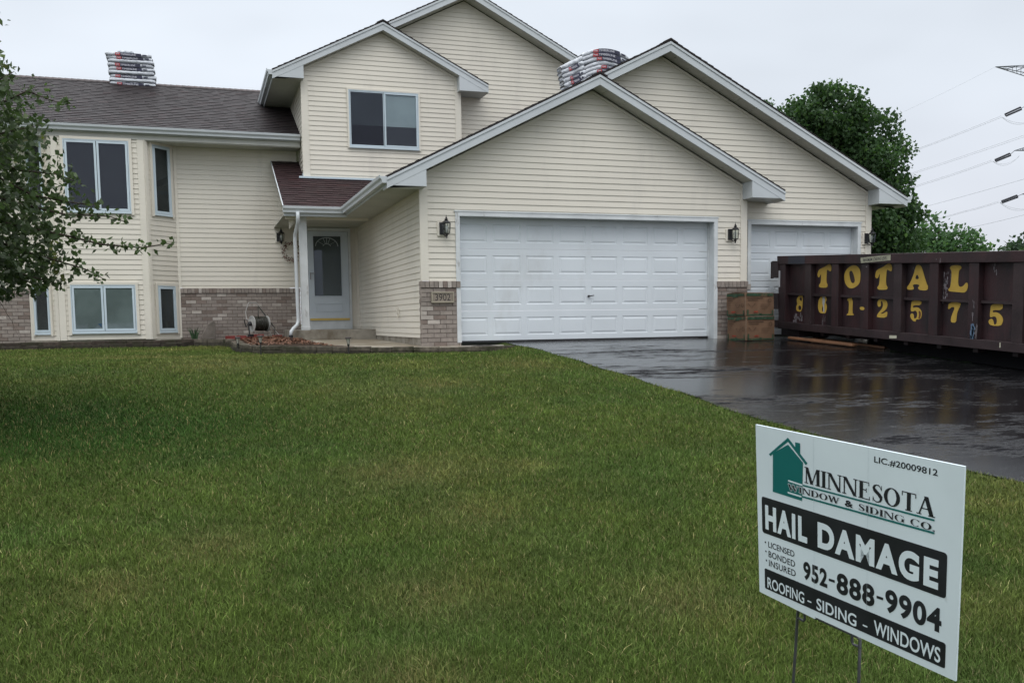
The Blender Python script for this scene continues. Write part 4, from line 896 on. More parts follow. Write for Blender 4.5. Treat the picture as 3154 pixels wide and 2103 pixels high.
GLYPHS = {'T':[[(-1133,1102),(-1139,1143),(-1177,1197),(-1247,1218),(-1349,1240),(-1418,1272),(-1474,1280),(-1512,1258),(-1528,1202),(-1515,1151),(-1484,1148),(-1445,1170),(-1403,1189),(-1396,1137),(-1387,961),(-1426,928),(-1427,888),(-1390,868),(-1230,874),(-1180,897),(-1183,930),(-1234,960),(-1243,1129),(-1218,1098),(-1193,1063),(-1154,1059)]],'O':[[(-2115,1223),(-2196,1205),(-2266,1144),(-2291,1082),(-2288,968),(-2262,901),(-2171,847),(-2055,826),(-1960,859),(-1893,932),(-1869,1019),(-1876,1096),(-1928,1163),(-2022,1208)],[(-2047,1134),(-2083,1116),(-2119,1053),(-2151,967),(-2140,929),(-2100,914),(-2058,933),(-2027,988),(-1999,1082),(-2006,1120)]],'8':[[(-718,757),(-652,771),(-583,748),(-536,695),(-534,644),(-559,602),(-518,560),(-515,501),(-555,460),(-700,456)],[(-646,725),(-681,712),(-691,674),(-675,645),(-641,659),(-608,693)],[(-615,571),(-656,562),(-678,524),(-658,486),(-610,483),(-584,517),(-587,555)]],'6':[[(-1259,720),(-1349,722),(-1407,692),(-1408,648),(-1383,624),(-1377,600),(-1410,567),(-1418,511),(-1388,423),(-1318,414),(-1215,425),(-1174,483),(-1162,548),(-1171,629),(-1208,693)],[(-1287,546),(-1309,529),(-1316,480),(-1298,440),(-1278,473)]],'1':[[(-2106,673),(-1995,668),(-1960,654),(-1966,626),(-2008,621),(-2005,416),(-1949,393),(-1955,376),(-2144,374),(-2131,395),(-2100,407)]],'T2':[[(-2646,994),(-2651,1042),(-2673,1098),(-2720,1120),(-2801,1139),(-2881,1170),(-2927,1194),(-2984,1196),(-3030,1165),(-3045,1117),(-3033,1074),(-3005,1068),(-2964,1090),(-2924,1104),(-2911,1045),(-2906,862),(-2950,820),(-2939,785),(-2905,778),(-2741,784),(-2705,805),(-2707,837),(-2751,860),(-2760,1053),(-2740,1022),(-2718,974),(-2683,968)]],'A':[[(-3578,1132),(-3620,1139),(-3668,1119),(-3706,1064),(-3740,972),(-3807,825),(-3830,805),(-3826,734),(-3665,743),(-3622,772),(-3623,794),(-3654,812),(-3630,834),(-3545,843),(-3508,830),(-3512,810),(-3534,790),(-3527,756),(-3409,760),(-3381,780),(-3385,811),(-3438,848),(-3499,953),(-3534,1028),(-3553,1096)],[(-3599,986),(-3624,962),(-3638,916),(-3556,918),(-3573,972)]],'2':[[(-2713,562),(-2723,610),(-2769,635),(-2863,632),(-2933,597),(-2958,540),(-2937,477),(-2869,430),(-2783,392),(-2859,394),(-2916,421),(-2950,425),(-2957,404),(-2942,326),(-2707,334),(-2712,375),(-2752,415),(-2821,471),(-2849,519),(-2844,567),(-2817,600),(-2794,592),(-2802,536),(-2785,508),(-2750,504),(-2720,525)]],'5a':[[(-3495,595),(-3707,582),(-3693,514),(-3524,517),(-3525,475),(-3578,485),(-3642,480),(-3696,441),(-3716,388),(-3705,319),(-3653,293),(-3616,300),(-3585,285),(-3596,266),(-3543,266),(-3482,313),(-3463,360),(-3485,390),(-3534,386),(-3551,351),(-3547,312),(-3595,312),(-3620,358),(-3607,416),(-3569,436),(-3517,417),(-3473,429),(-3481,514)]],'L':[[(-4252,1058),(-4298,1084),(-4381,1087),(-4453,1075),(-4484,1052),(-4475,1025),(-4437,1008),(-4427,942),(-4424,786),(-4474,759),(-4534,781),(-4563,819),(-4598,821),(-4612,794),(-4611,755),(-4587,702),(-4548,677),(-4436,690),(-4265,705),(-4238,722),(-4239,741),(-4283,775),(-4296,1004),(-4269,1029)]],'7':[[(-4260,550),(-4482,539),(-4484,498),(-4435,424),(-4417,354),(-4409,243),(-4312,247),(-4301,283),(-4314,347),(-4382,472),(-4310,474),(-4274,446),(-4237,447)]],'5b':[[(-5037,502),(-5172,503),(-5208,513),(-5247,509),(-5235,416),(-5073,419),(-5069,385),(-5130,392),(-5205,361),(-5253,301),(-5246,241),(-5216,198),(-5053,200),(-5004,234),(-5003,280),(-5040,298),(-5078,291),(-5094,242),(-5109,208),(-5141,227),(-5148,279),(-5128,324),(-5090,332),(-5053,317),(-5020,325),(-5026,416)]]}
pan = lambda a, b_, h: (7.0 - h, a / 1000, b_ / 1000)
s = MB()
for i, k in enumerate(('T', 'O', 'T2', 'A', 'L')): s.cut(); outline(s, GLYPHS[k], pan, .004)
o = s.build('painted_letter', 'yellow', DB)
s = MB()
for k in ('8', '6', '1', '2', '5a', '7', '5b'): s.cut(); outline(s, GLYPHS[k], pan, .004, 1)
s.cut(); outline(s, [[(-2406, 515), (-2523, 509), (-2524, 456), (-2414, 462)]], lambda a, b_, h: (DX - h, a / 1000, b_ / 1000), .003, 1)
s.build('painted_digit', 'yellow', DB)
# rust, scrapes and paint marks with shapes of their own
MT['scrape'] = mat('bare_scrape', (.20, .18, .19), .6, .4, .3, 30); MT['bluepaint'] = mat('blue_scuff', (.10, .16, .24), .6, .4, .3, 20); MT['rust'] = mat('rust', (.14, .055, .025), .8, .3, .3, 20)
rg = random.Random(12)
def streaks(mb, x, y0, y1, z0, z1, n, wd=.012, lo=.03, hi=.14):
    for _ in range(n):
        y = rg.uniform(y0, y1); z = rg.uniform(z0, z1); l_ = rg.uniform(lo, hi); w_ = wd * rg.uniform(.4, 1.3)
        mb.add([(x, y, z), (x, y - w_, z - l_ * .2), (x, y - w_ * .7, z - l_), (x, y - w_ * .1, z - l_ * .9)], [(0, 1, 2, 3)])
s = MB(); streaks(s, 6.9965, -4.07, -4.22, .62, 1.02, 46, .018); streaks(s, 6.9965, -4.26, -4.34, .85, 1.1, 10, .014); streaks(s, 6.9965, -5.05, -5.12, .9, 1.1, 5, .02, .02, .06)
streaks(s, 6.8955, -4.80, -4.83, .35, .6, 8, .009); streaks(s, 6.8955, -4.83, -4.9, .08, .3, 8, .014); streaks(s, 6.9965, -.42, -.68, .27, .44, 20, .05, .02, .09); streaks(s, 6.9965, -3.46, -3.62, 1.05, 1.13, 6, .01)
streaks(s, 6.9965, -1.27, -1.38, .28, .40, 12, .006, .05, .12); streaks(s, 6.8755, -4.0, -4.3, 1.16, 1.25, 3, .01, .02, .06); s.box(6.894, 6.8955, -2.545, -2.57, 1.16, 1.175)
s.build('scrape_mark', 'scrape', DB)
s = MB(); streaks(s, 6.8945, -4.76, -4.84, .06, .24, 22, .022, .06, .15); s.build('blue_scuff', 'bluepaint', DB)
s = MB(); s.add([pan(a, b_, .0055) for a, b_ in ((-1290, 716), (-1350, 712), (-1362, 650), (-1340, 560), (-1352, 450), (-1318, 430), (-1312, 545), (-1290, 600))], [tuple(range(8))]); s.build('white_smear', mat('smear', (.40, .41, .42), .6, .3, .3, 15), DB)
s = MB(); outline(s, [[(-3640, 430), (-3690, 420), (-3700, 360), (-3670, 300), (-3640, 310), (-3660, 370)]], pan, .006, 2); s.build('rust_spot', 'rust', DB)
s = MB(); s.box(DX - .0225, DX - .0215, -2.43, -3.14, 1.235, 1.322)
o = s.build('warning_sticker', mat('sticker', (.30, .295, .22), .6, .3, .2, 20), DB)
s = MB(); put_text(s, 'MAXIMUM LOADING LEVEL', lambda a, b_, h: (DX - .0225 - h, a, b_), -2.50, -3.06, 1.25, 1.305, .02); s.add([(DX - .0232, -2.43, 1.29), (DX - .0232, -2.44, 1.235), (DX - .0232, -2.43, 1.235)], [(0, 1, 2)]); s.build('sticker_lettering', 'black', o)
s = MB(); s.box(DX - .0125, DX - .0115, -3.135, -3.30, .0, .047); s.box(DX - .0125, DX - .0115, -5.31, -5.325, -.10, -.03); s.build('reflector', mat('reflector', (.48, .47, .36), .5), DB)
s = MB(); yq(s, DX - .0225, DX - .0212, -.42, -.92, up_(zt, -.15), up_(zt, -.004)); s.build('dark_patch', mat('dark_patch', (.018, .022, .034), .55), DB)
for i, (a, b_, wd, zz) in enumerate((((6.62, -.80), (6.86, -2.28), .12, .02), ((7.05, -.9), (7.25, -2.6), .14, .0))):
    s = MB(); A = Vector((a[0], a[1], float(drive_z(7, a[1])) + .006 + zz)); B = Vector((b_[0], b_[1], float(drive_z(7, b_[1])) + .006 + zz)); d_ = (B - A); sd = Vector((0, 0, 1)).cross(d_).normalized() * wd
    s.obox(A, d_, sd, (0, 0, .038)); o = s.build('wooden_board', mat('wet_board', (.17, .085, .045), .5, .4, .25, 3, stretch=(8, 1, 8)), None, bevel=.003)
    tag(o, ('long brown board lying under the near edge of the dumpster', 'flat board further back in the dark under the dumpster')[i], 'board', 'boards under the dumpster')
s = MB(); s.box(7.35, 8.2, -1.35, -.35, -.09, -.04)

# ------------------------------------------------------------------ cardboard boxes
MT['card'] = mat('cardboard', (.165, .098, .060), .8, .2, .15, 5, bump=.1, bs=20, dirt=((.13, .075, .045), 3, .5, .75, (1, 1, 1)))
MT['cgreen'] = mat('green_box_print', (.030, .062, .036), .8, .2, .4, 14, dirt=((.16, .10, .06), 9, .55, .68, (1, 1, 1)))
MT['cdark'] = mat('dark_box_print', (.075, .045, .03), .8, .2, .3, 20); MT['tape'] = mat('packing_tape', (.17, .12, .08), .5, .4, .1, 10); MT['cred'] = mat('red_box_print', (.25, .05, .03), .8, .2, .3, 20)
def carton(P, z0, z1, label, lean=0.0):
    P = [Vector((x, y, 0)) for x, y in P]; t_ = empty('cardboard_box', (sum(p.x for p in P) / 4, sum(p.y for p in P) / 4, z0), label, 'box', 'cardboard boxes stacked by the garage')
    s = MB(); hh = z1 - z0; ctr = sum(P, Vector()) / 4; vs = []; fs = []
    lv = [0, .04, .3, .7, .96, 1]
    for t in lv:
        k = 1 + .012 * math.sin(t * 3.14) - (.006 if t in (0, 1) else 0)
        for i in range(4):
            a, b_ = P[i], P[(i + 1) % 4]
            for q in (0, .25, .5, .75):
                p = a.lerp(b_, q); bul = 1 + (k - 1) + .014 * math.sin(q * 3.14) * math.sin(t * 3.14); vs.append(((ctr + (p - ctr) * bul) + Vector((lean * t, 0, z0 + hh * t)))[:])
    n = 16
    for r in range(len(lv) - 1):
        for i in range(n): fs.append((r * n + i, r * n + (i + 1) % n, (r + 1) * n + (i + 1) % n, (r + 1) * n + i))
    fs += [tuple(range(n - 1, -1, -1)), tuple(5 * n + k for k in range(n))]
    s.add(vs, fs); body = s.build('box_body', 'card', t_)
    g_, d_, tp, rd = MB(), MB(), MB(), MB()
    for i in (0, 3):                     # two faces seen: P3->P0 is the left face, P0->P1 the right face
        a, b_ = (P[0], P[1]) if i == 0 else (P[3], P[0]); U_ = (b_ - a); nn = Vector((U_.y, -U_.x, 0)).normalized()
        if nn.dot(a - ctr) < 0: nn = -nn
        def F(u, v, h=.016): return tuple(a + U_ * u + nn * h + Vector((lean * v, 0, z0 + hh * v)))
        def q_(mb, u0, u1, v0, v1, h=.016): mb.add([F(u0, v0, h), F(u1, v0, h), F(u1, v1, h), F(u0, v1, h)], [(0, 1, 2, 3)])
        q_(g_, .03, .97, .87, .985); q_(g_, .03, .97, .02, .085); q_(g_, .04, .09, .02, .28); q_(g_, .91, .96, .02, .25); q_(g_, .45, .55, .05, .12)
        if i: q_(g_, .35, .65, .83, .98, .0165)
        q_(d_, .05, .60 if i == 0 else .45, .76, .80); q_(d_, .08, .42 if i == 0 else .35, .68, .71)
        for k in range(4): q_(d_, .06, .06 + .22 - .03 * k, .60 - .08 * k, .615 - .08 * k) if i else q_(d_, .52, .86 - .04 * k, .50 - .06 * k, .512 - .06 * k)
        # arrow and ring symbols
        for (cx_, cy_, r_) in (((.20, .48, .12) if i == 0 else (.62, .45, .12)),):
            for sg in (-1, 1): d_.add([F(cx_, cy_ - r_ * .9), F(cx_ + .02 * sg, cy_ - r_ * .75), F(cx_ + sg * .14, cy_ + r_ * .5), F(cx_ + sg * .12, cy_ + r_ * .6)], [(0, 1, 2, 3)])
        cx_ = .84 if i == 0 else .88
        for w4 in arc(cx_, .68 if i == 0 else .48, .06, .09, .045, .07, 0, 360, 12): d_.add([F(u, v) for u, v in w4], [(0, 1, 2, 3)])
        q_(rd, .28, .42 if i == 0 else .5, .16, .22)
    for c in (P[0],): tp.tube([Vector((c.x, c.y, z0 + .01)) + (c - ctr).normalized() * .004, Vector((c.x + lean, c.y, z1 - .005)) + (c - ctr).normalized() * .003], .006, 6)
    for mb, nm, m_ in ((g_, 'green_print', 'cgreen'), (d_, 'dark_print', 'cdark'), (rd, 'red_print', 'cred'), (tp, 'worn_edge', 'tape')): mb.build(nm, m_, body)
    f = MB(); zt_ = z1 + .002
    for a, b_ in ((P[0], P[1]), (P[2], P[3])):
        m0, m1 = (P[0].lerp(P[3], .5), P[1].lerp(P[2], .5)); q0, q1 = (a, b_) if a is P[0] else (b_, a)
        f.prism([(q0.x + lean, q0.y, zt_), (q1.x + lean, q1.y, zt_), (m1.x + lean, m1.y, zt_ + .012), (m0.x + lean, m0.y, zt_ + .012)], (0, 0, .004))
    f.build('top_flap', 'card', body)
    return t_
BP = [(5.742, -.80), (6.43, -.655), (6.39, -.11), (5.702, -.255)]
carton(BP, -.055, .379, 'lower brown cardboard box standing on the wet driveway', .0)
carton([(x - .008, y + .01) for x, y in BP], .385, .800, 'upper brown cardboard box stacked on the other', -.01)

# ------------------------------------------------------------------ shingle bundles on the roofs
MT['wrap'] = mat('plastic_wrap', (.45, .475, .51), .3, .6, .22, 6, bump=.9, bs=16, stretch=(.5, 1, 3), dirt=((.20, .21, .24), 7, .60, .74, (.5, 1, 3)))
MT['navy'] = mat('navy_wrap_print', (.018, .018, .042), .3, .5, .3, 12, bump=.5, bs=20); MT['redp'] = mat('red_wrap_print', (.35, .022, .025), .35, .5, .2, 20); MT['wp'] = mat('white_wrap_print', (.55, .55, .6), .35, .5)
def bundle(loc, L_, D_, Hh, bend, label, group, seed, mark=(.33, .72), axis='x', tilt=0.0, red=True, flip=False):
    """soft plastic wrapped bundle, length along local x; bend(x, y) gives the sag in z"""
    rg = random.Random(seed); t_ = empty('shingle_bundle', loc, label, 'shingle bundle', group)
    nx, ny = 22, 4; prof = []
    vs, fs = [], []
    ring = []
    for k in range(14):                       # rounded section in (y, z)
        a = 6.28318 * k / 14; cy = math.copysign(abs(math.cos(a)) ** .35, math.cos(a)); cz = math.copysign(abs(math.sin(a)) ** .45, math.sin(a)); ring.append((cy * D_ / 2, cz * Hh / 2))
    def wr(x, k): return .006 * math.sin(x * 23 + seed) + .005 * math.sin(x * 51 + k * 1.7 + seed * 2) + rg.uniform(-.004, .004)
    for i in range(nx + 1):
        x = (i / nx - .5) * L_; e_ = 1.0 if 0 < i < nx else .72; e2 = .96 if i in (1, nx - 1) else 1
        for k, (y, z) in enumerate(ring):
            vs.append((x + (rg.uniform(-.012, .012) if i in (0, nx) else 0), y * e_ * e2 + wr(x, k), z * e_ * e2 + wr(x, k + 5) * .7 + bend(x, y)))
    n = 14
    for i in range(nx):
        for k in range(n): fs.append((i * n + k, i * n + (k + 1) % n, (i + 1) * n + (k + 1) % n, (i + 1) * n + k))
    fs += [tuple(range(n)), tuple(nx * n + k for k in range(n - 1, -1, -1))]
    Rm = Matrix.Rotation(tilt, 4, 'Y') if tilt else Matrix.Identity(4)
    if flip: Rm = Rm @ Matrix.Rotation(R(90), 4, 'Z')
    Lc = Vector(loc); tf = lambda p: tuple(Lc + (Rm @ Vector(p)))
    s = MB(); s.add([tf(v) for v in vs], fs); body = s.build('wrapper', 'wrap', t_, smooth=True)
    def strip(u0, u1, v0, v1, m_, nm, h, par):
        s = MB(); k = max(2, int((u1 - u0) * 26))
        P = []
        for i in range(k + 1):
            u = u0 + (u1 - u0) * i / k; x = (u - .5) * L_
            for v in (v0, v1): P.append(tf((x, -D_ / 2 - .010 - h, (v - .5) * Hh + bend(x, -D_ / 2))))
        s.add(P, [(2 * i, 2 * i + 2, 2 * i + 3, 2 * i + 1) for i in range(k)]); return s.build(nm, m_, par)
    if mark:
        st = strip(mark[0], mark[1], .02, .86, 'navy', 'navy_label', 0, body)
        if red: strip(mark[0] - .10, mark[0] + .005, .12, .80, 'redp', 'red_logo', .001, body)
        strip(mark[1] + .03, mark[1] + .12, .3, .65, 'navy', 'small_print', 0, body)
        s = MB(); V, F = text_poly('TIMBERLINE', .01)
        def pt(vx, vy):
            x = (mark[0] + .015 + (mark[1] - mark[0]) * .72 * vx - .5) * L_; return tf((x, -D_ / 2 - .0125, (.24 + .42 * vy - .5) * Hh + bend(x, -D_ / 2)))
        s.add([pt(*v) for v in V], F); s.build('lettering', 'wp', body)
        if red:
            s = MB(); V, F = text_poly('GAF', .03)
            s.add([tf(((mark[0] - .085 + .075 * vx - .5) * L_, -D_ / 2 - .0135, (.36 + .26 * vy - .5) * Hh + bend((mark[0] - .05 - .5) * L_, -D_ / 2))) for vx, vy in V], F); s.build('logo_lettering', 'wp', body)
    return t_
ords = ['lowest', 'second from the bottom', 'third from the bottom', 'fourth from the bottom', 'middle', 'sixth from the bottom', 'third full length from the top', 'second full length from the top', 'top full length']
zc = 6.30
offs = [.02, .015, .03, -.005, .01, -.02, 0, -.03, -.055]
for i in range(9):
    k = max(0, 1 - i / 6.0); Hh = .090
    lp = {0: (.26, .74), 1: None, 2: (.22, .70), 3: None, 4: (.27, .72), 5: (.27, .72), 6: None, 7: (.32, .80), 8: (.32, .78)}[i]
    bundle((-4.885 + offs[i], YR - .02 + random.uniform(-.02, .02), zc - .005 + i * .0775), 1.04, .36, Hh, (lambda x, y, k=k: -abs(y) * .42 * k), ords[i] + ' shingle bundle of the stack on the left roof ridge', 'shingle bundles stacked on the left roof ridge', 100 + i, lp, red=i in (0, 2, 4, 5, 7, 8))
bundle((-5.00, YR, zc + 9 * .0775 - .005), .36, .30, .06, lambda x, y: 0, 'short pale bundle lying on top of the left roof stack', 'shingle bundles stacked on the left roof ridge', 120, None)
for i in range(8):
    k = .62 * max(.55, 1 - i * .06)
    lp = {0: (.45, .9), 1: None, 2: (.42, .85), 3: (.50, .95), 4: None, 5: (.42, .85), 6: (.34, .82), 7: (.32, .78)}[i]
    nm = ['lowest', 'second from the bottom', 'third from the bottom', 'fourth from the bottom', 'fourth from the top', 'third from the top', 'second from the top', 'top'][i]
    bundle((4.74 + random.uniform(-.03, .03), 3.16, 5.385 + i * .083), 1.08, .34, .094, (lambda x, y, k=k: -k * x * x * 1.25 - .0), nm + ' bundle of the curved stack draped over the garage ridge', 'shingle bundles draped over the garage ridge', 140 + i, lp)
for i in range(7):
    nm = ['lowest', 'second from the bottom', 'third from the bottom', 'middle', 'third from the top', 'second from the top', 'top'][i]
    x = 3.93 - .016 * i; z = 5.03 + .088 * i
    bundle((x, 2.78, z), .52, .34, .096, lambda x, y: 0, nm + ' bundle of the slanted stack beside the curved one', 'shingle bundles leaning on the left slope of the garage roof', 160 + i, (.36, .72) if i in (0, 2, 3, 5) else None, tilt=-math.atan(SL))

# ------------------------------------------------------------------ planting bed, walk, edging
def poly_sheet(name, pts, zf, m, thick=.0):
    s = MB(); s.add([(x, y, zf(x, y)) for x, y in pts], [tuple(range(len(pts)))]); return s.build(name, m)
ZE_ = lambda x: float(np.interp(x, [-2.97, -2.6, -1.3, -.3, .5, 1.5], [.012, -.008, -.028, -.043, -.052, -.062]))
path = [(1.52, -.02), (1.56, -.30), (1.40, -.60), (1.05, -.76), (.45, -.85), (-.30, -.52), (-1.29, -.20), (-2.0, .30), (-2.57, .85), (-2.88, 1.5), (-2.99, 2.6), (-2.97, 4.4), (-3.15, 5.2), (-3.7, 5.55), (-7.0, 5.5), (-11.5, 5.5)]
def ez(x, y): return ZE_(x) if y < 2.7 and x > -3.05 else (.02 if y < 5 and x > -3.1 else .055)
MT['edge'] = mat('weathered_edging', (1, 1, 1), .85, .2, .4, 14, bump=.6, bs=50, attr=True, dirt=((.035, .035, .02), 4, .48, .62, (1, 1, 1)))
s = MB(); rg = random.Random(9)
for i in range(len(path) - 1):
    a, b_ = Vector((*path[i], 0)), Vector((*path[i + 1], 0)); l_ = (b_ - a).length; n = max(1, round(l_ / .34)); d_ = (b_ - a) / n; nn = Vector((0, 0, 1)).cross(d_).normalized() * -1
    if i < 13 and True: inw = nn
    for k in range(n):
        p = a + d_ * k; z1 = ez(*(p + d_ * .5)[:2]) + rg.uniform(-.008, .008); wing = i >= 13
        c = rg.uniform(.7, 1.3); top = (.105 * c, .09 * c, .07 * c) if not wing else (.055 * c, .043 * c, .035 * c)
        s.obox((p.x, p.y, z1 - .07), d_ * .985, inw * .20, (0, 0, .07), top); c = rg.uniform(.7, 1.2)
        s.obox(Vector((p.x, p.y, z1 - .26)) - inw * .012, d_ * .975, inw * .19, (0, 0, .185), (.045 * c, .04 * c, .03 * c) if not wing else (.04 * c, .033 * c, .026 * c))
tag(s.build('garden_edging', 'edge', None, bevel=.008), 'low weathered block edging curving around the entry bed and along the wall', 'garden edging')
wz = lambda x, y: float(np.interp(y, [-1, 0, 4.4], [-.075, -.05, .015])) 
o = poly_sheet('entry_walk', [(-1.55, 4.45), (-1.62, 2.6), (-1.50, 1.2), (-1.15, .35), (-.9, -.12), (-.28, -.36), (.44, -.68), (1.0, -.60), (1.3, -.45), (1.4, -.02), (0, -.001), (0, 4.45)], wz, 'walk'); tag(o, None, None, kind='structure')
mu = poly_sheet('bed_soil', [(-2.85, 1.5), (-2.5, .95), (-1.9, .42), (-1.15, .0), (-1.1, .4), (-1.45, 1.2), (-1.57, 2.6), (-1.5, 4.4), (-1.74, 4.4), (-1.74, YW - .02), (-3.9, YW - .02), (-3.9, 6.1), (-4.3, 5.75), (-3.7, 5.65), (-3.1, 5.2), (-2.9, 4.4), (-2.9, 2.6)], lambda x, y: wz(x, y) + .012, mat('bed_soil', (.05, .035, .025), .95, .1, .3, 10)); tag(mu, None, None, kind='structure')
s = MB(); s.lathe((.98, -.33, wz(.98, -.33) + .003), [(.001, 0), (.24, 0), (.001, .02)], 16); tag(s.build('soil_patch', mat('bare_soil', (.03, .024, .018), .95), None), None, None, kind='structure')
# mulch chips
rg = np.random.default_rng(4); n = 2600; V = []; F = []; Cc = []
k = 0
while k < n:
    y = rg.uniform(.55, 5.9); x = rg.uniform(-2.75, -1.2)
    if x > -1.6 + .28 * max(0, 1.6 - y) or x < -2.80 + .5 * max(0, 1.5 - y) or (y > 4.3 and x > -1.86): continue
    u = (x + 2.1) / .7; z = wz(x, y) + .016 + .05 * max(0, 1 - u * u) + rg.uniform(0, .015); a = rg.uniform(0, 6.28); l_ = rg.uniform(.012, .036); w_ = l_ * rg.uniform(.25, .45); tl = rg.uniform(-.5, .5)
    c, s_ = math.cos(a), math.sin(a); p = np.array([[-l_, -w_], [l_, -w_], [l_, w_], [-l_, w_]])
    for (px, py) in p: V.append((x + c * px - s_ * py, y + s_ * px + c * py, z + px * tl))
    F.append((4 * k, 4 * k + 1, 4 * k + 2, 4 * k + 3)); h = rg.uniform(.6, 1.5); Cc.append((.145 * h, .068 * h, .040 * h) if rg.random() < .7 else (.10 * h, .05 * h, .03 * h)); k += 1
o = amesh('mulch', np.array(V), np.array(F), 'leaf', np.array(Cc)); tag(o, 'reddish brown bark mulch spread in the entry bed', 'mulch', kind='stuff')
# red bricks laid around the hose reel
MT['redbrick'] = mat('red_paver', (.17, .035, .03), .75, .25, .25, 8, bump=.3, bs=40)
i = 0
for (x, y, z, rz, lab) in ((-2.93, 6.05, .03, .05, 'leftmost red paver brick by the brick wall'), (-2.70, 6.02, .03, -.04, 'red paver brick just left of the hose reel leg'), (-2.68, 5.62, .0, -.05, 'front red paver brick at the left end of the front row'),
                          (-2.46, 5.60, .0, .03, 'second red paver brick in the front row'), (-2.24, 5.58, .0, -.03, 'third red paver brick in the front row'), (-2.33, 5.95, .055, .02, 'red paver brick under the hose drum'), (-1.93, 6.05, .03, .2, 'red paver brick at the right by the downspout')):
    s = MB(); s.box(-.105, .105, -.05, .05, 0, .085); o = s.build('red_paver', 'redbrick', None, bevel=.006); o.location = (x, y, z); o.rotation_euler = (0, 0, rz); tag(o, lab, 'brick', 'red pavers around the hose reel')
s = MB(); s.box(-2.13, -2.02, 5.55, 5.62, .03, .085); tag(s.build('white_block', 'white', None, bevel=.01), 'small white block lying beside the red pavers', 'block')
# rock slab leaning on the wall
s = MB(); rgk = random.Random(2); P = [(-3.57, .03), (-3.50, .20), (-3.40, .38), (-3.27, .455), (-3.24, .40), (-3.245, .03)]
s.prism([(x, 6.62 - z * .1, z) for x, z in P], (.02, -.09, 0)); tag(s.build('rock_slab', mat('rock', (.16, .14, .12), .9, .2, .3, 6, bump=.8, bs=12), None, bevel=.02), 'grey pointed rock slab leaning against the brick wall', 'rock')
# spiky plant
s = MB(); rgp = random.Random(8)
pl_ = empty('iris_plant', (-3.68, 6.35, .02), 'spiky green leafed plant growing at the foot of the brick wall', 'plant'); s = MB()
for k in range(46):
    a = rgp.uniform(0, 6.28); r_ = rgp.uniform(0, .06); l_ = rgp.uniform(.14, .34); ln_ = rgp.uniform(.1, .55); x, y = -3.68 + r_ * math.cos(a), 6.35 + r_ * math.sin(a); dx_, dy_ = math.cos(a) * ln_ * l_, math.sin(a) * ln_ * l_; w_ = .007
    g_ = rgp.uniform(.6, 1.4); s.add([(x - w_, y, .02), (x + w_, y, .02), (x + w_ + dx_ * .4, y + dy_ * .4, .02 + l_ * .6), (x - w_ + dx_ * .4, y + dy_ * .4, .02 + l_ * .6), (x + dx_, y + dy_, .02 + l_ * .95)], [(0, 1, 2, 3), (3, 2, 4)], (.045 * g_, .085 * g_, .04 * g_))
s.build('leaves', 'leaf', pl_)
# hose reel
HR = empty('hose_reel', (-2.3, 6.2, .03), 'grey tube hose reel with dark coiled garden hose by the brick wall', 'hose reel')
s = MB(); yb0, yf0 = 6.42, 6.02
s.tube([(-2.46, yf0, .09), (-2.50, 6.15, .44), (-2.545, 6.3, .47), (-2.545, 6.34, .63), (-2.47, 6.37, .80), (-2.44, 6.38, .84), (-2.26, 6.38, .84), (-2.22, 6.37, .77), (-2.14, 6.3, .60), (-2.02, 6.15, .30), (-1.87, 6.0, .045), (-1.90, 5.98, .035), (-2.05, 6.0, .035)], .0115, 8)
s.tube([(-2.13, 6.2, .36), (-2.10, 6.02, .10)], .011, 6); s.tube([(-2.46, yf0, .09), (-2.11, yf0 - .02, .09)], .011, 6); s.tube([(-2.44, 6.4, .06), (-2.5, 6.3, .45)], .011, 6)
s.build('tube_frame', 'paintgrey', HR, smooth=True)
s = MB()
for x in (-2.46, -2.13): s.lathe((x, 6.2, .37), [(.17, -.006), (.178, 0), (.17, .006)], 28, 'x')
for x in (-2.475, -2.12):
    for w4 in arc(0, 0, .178, .178, .150, .150, 0, 360, 28): s.prism([(x, 6.2 + p, .37 + q) for p, q in w4], (.012, 0, 0))
s.build('drum_flange', mat('pale_flange', (.42, .42, .40), .5), HR)
s = MB(); rgh = random.Random(6)
for k in range(17):
    x = -2.44 + k * .0178; rr = .145 + rgh.uniform(-.006, .01); dx_ = rgh.uniform(-.012, .012); s.tube([(x + dx_ * math.cos(6.28 * i / 24), 6.2 + rr * math.cos(6.28318 * i / 24), .37 + rr * math.sin(6.28318 * i / 24)) for i in range(25)], .0098, 7, cap=False)
s.tube([(-2.36, 6.1, .49), (-2.33, 6.15, .62), (-2.27, 6.28, .74), (-2.24, 6.33, .76)], .011, 7); s.tube([(-2.24, 6.33, .76), (-2.19, 6.3, .68), (-2.06, 6.1, .38), (-2.0, 6.04, .27), (-2.03, 6.0, .16), (-2.06, 5.98, .06)], .012, 7)
s.build('hose', mat('hose', (.028, .028, .020), .45, .5, .3, 30), HR, smooth=True)
s = MB(); s.lathe((-2.56, 6.2, .37), [(.035, 0), (.05, .02), (.05, .06), (.03, .09)], 10, 'x'); s.tube([(-2.56, 6.2, .37), (-2.62, 6.18, .30), (-2.66, 6.16, .42), (-2.67, 6.15, .47)], .012, 6); s.tube([(-2.55, 6.2, .33), (-2.55, 6.15, .06)], .016, 6); s.box(-2.58, -2.48, 6.08, 6.2, .04, .14)
s.build('crank_handle', 'blackplastic', HR); HR.rotation_euler = (0, 0, R(22))
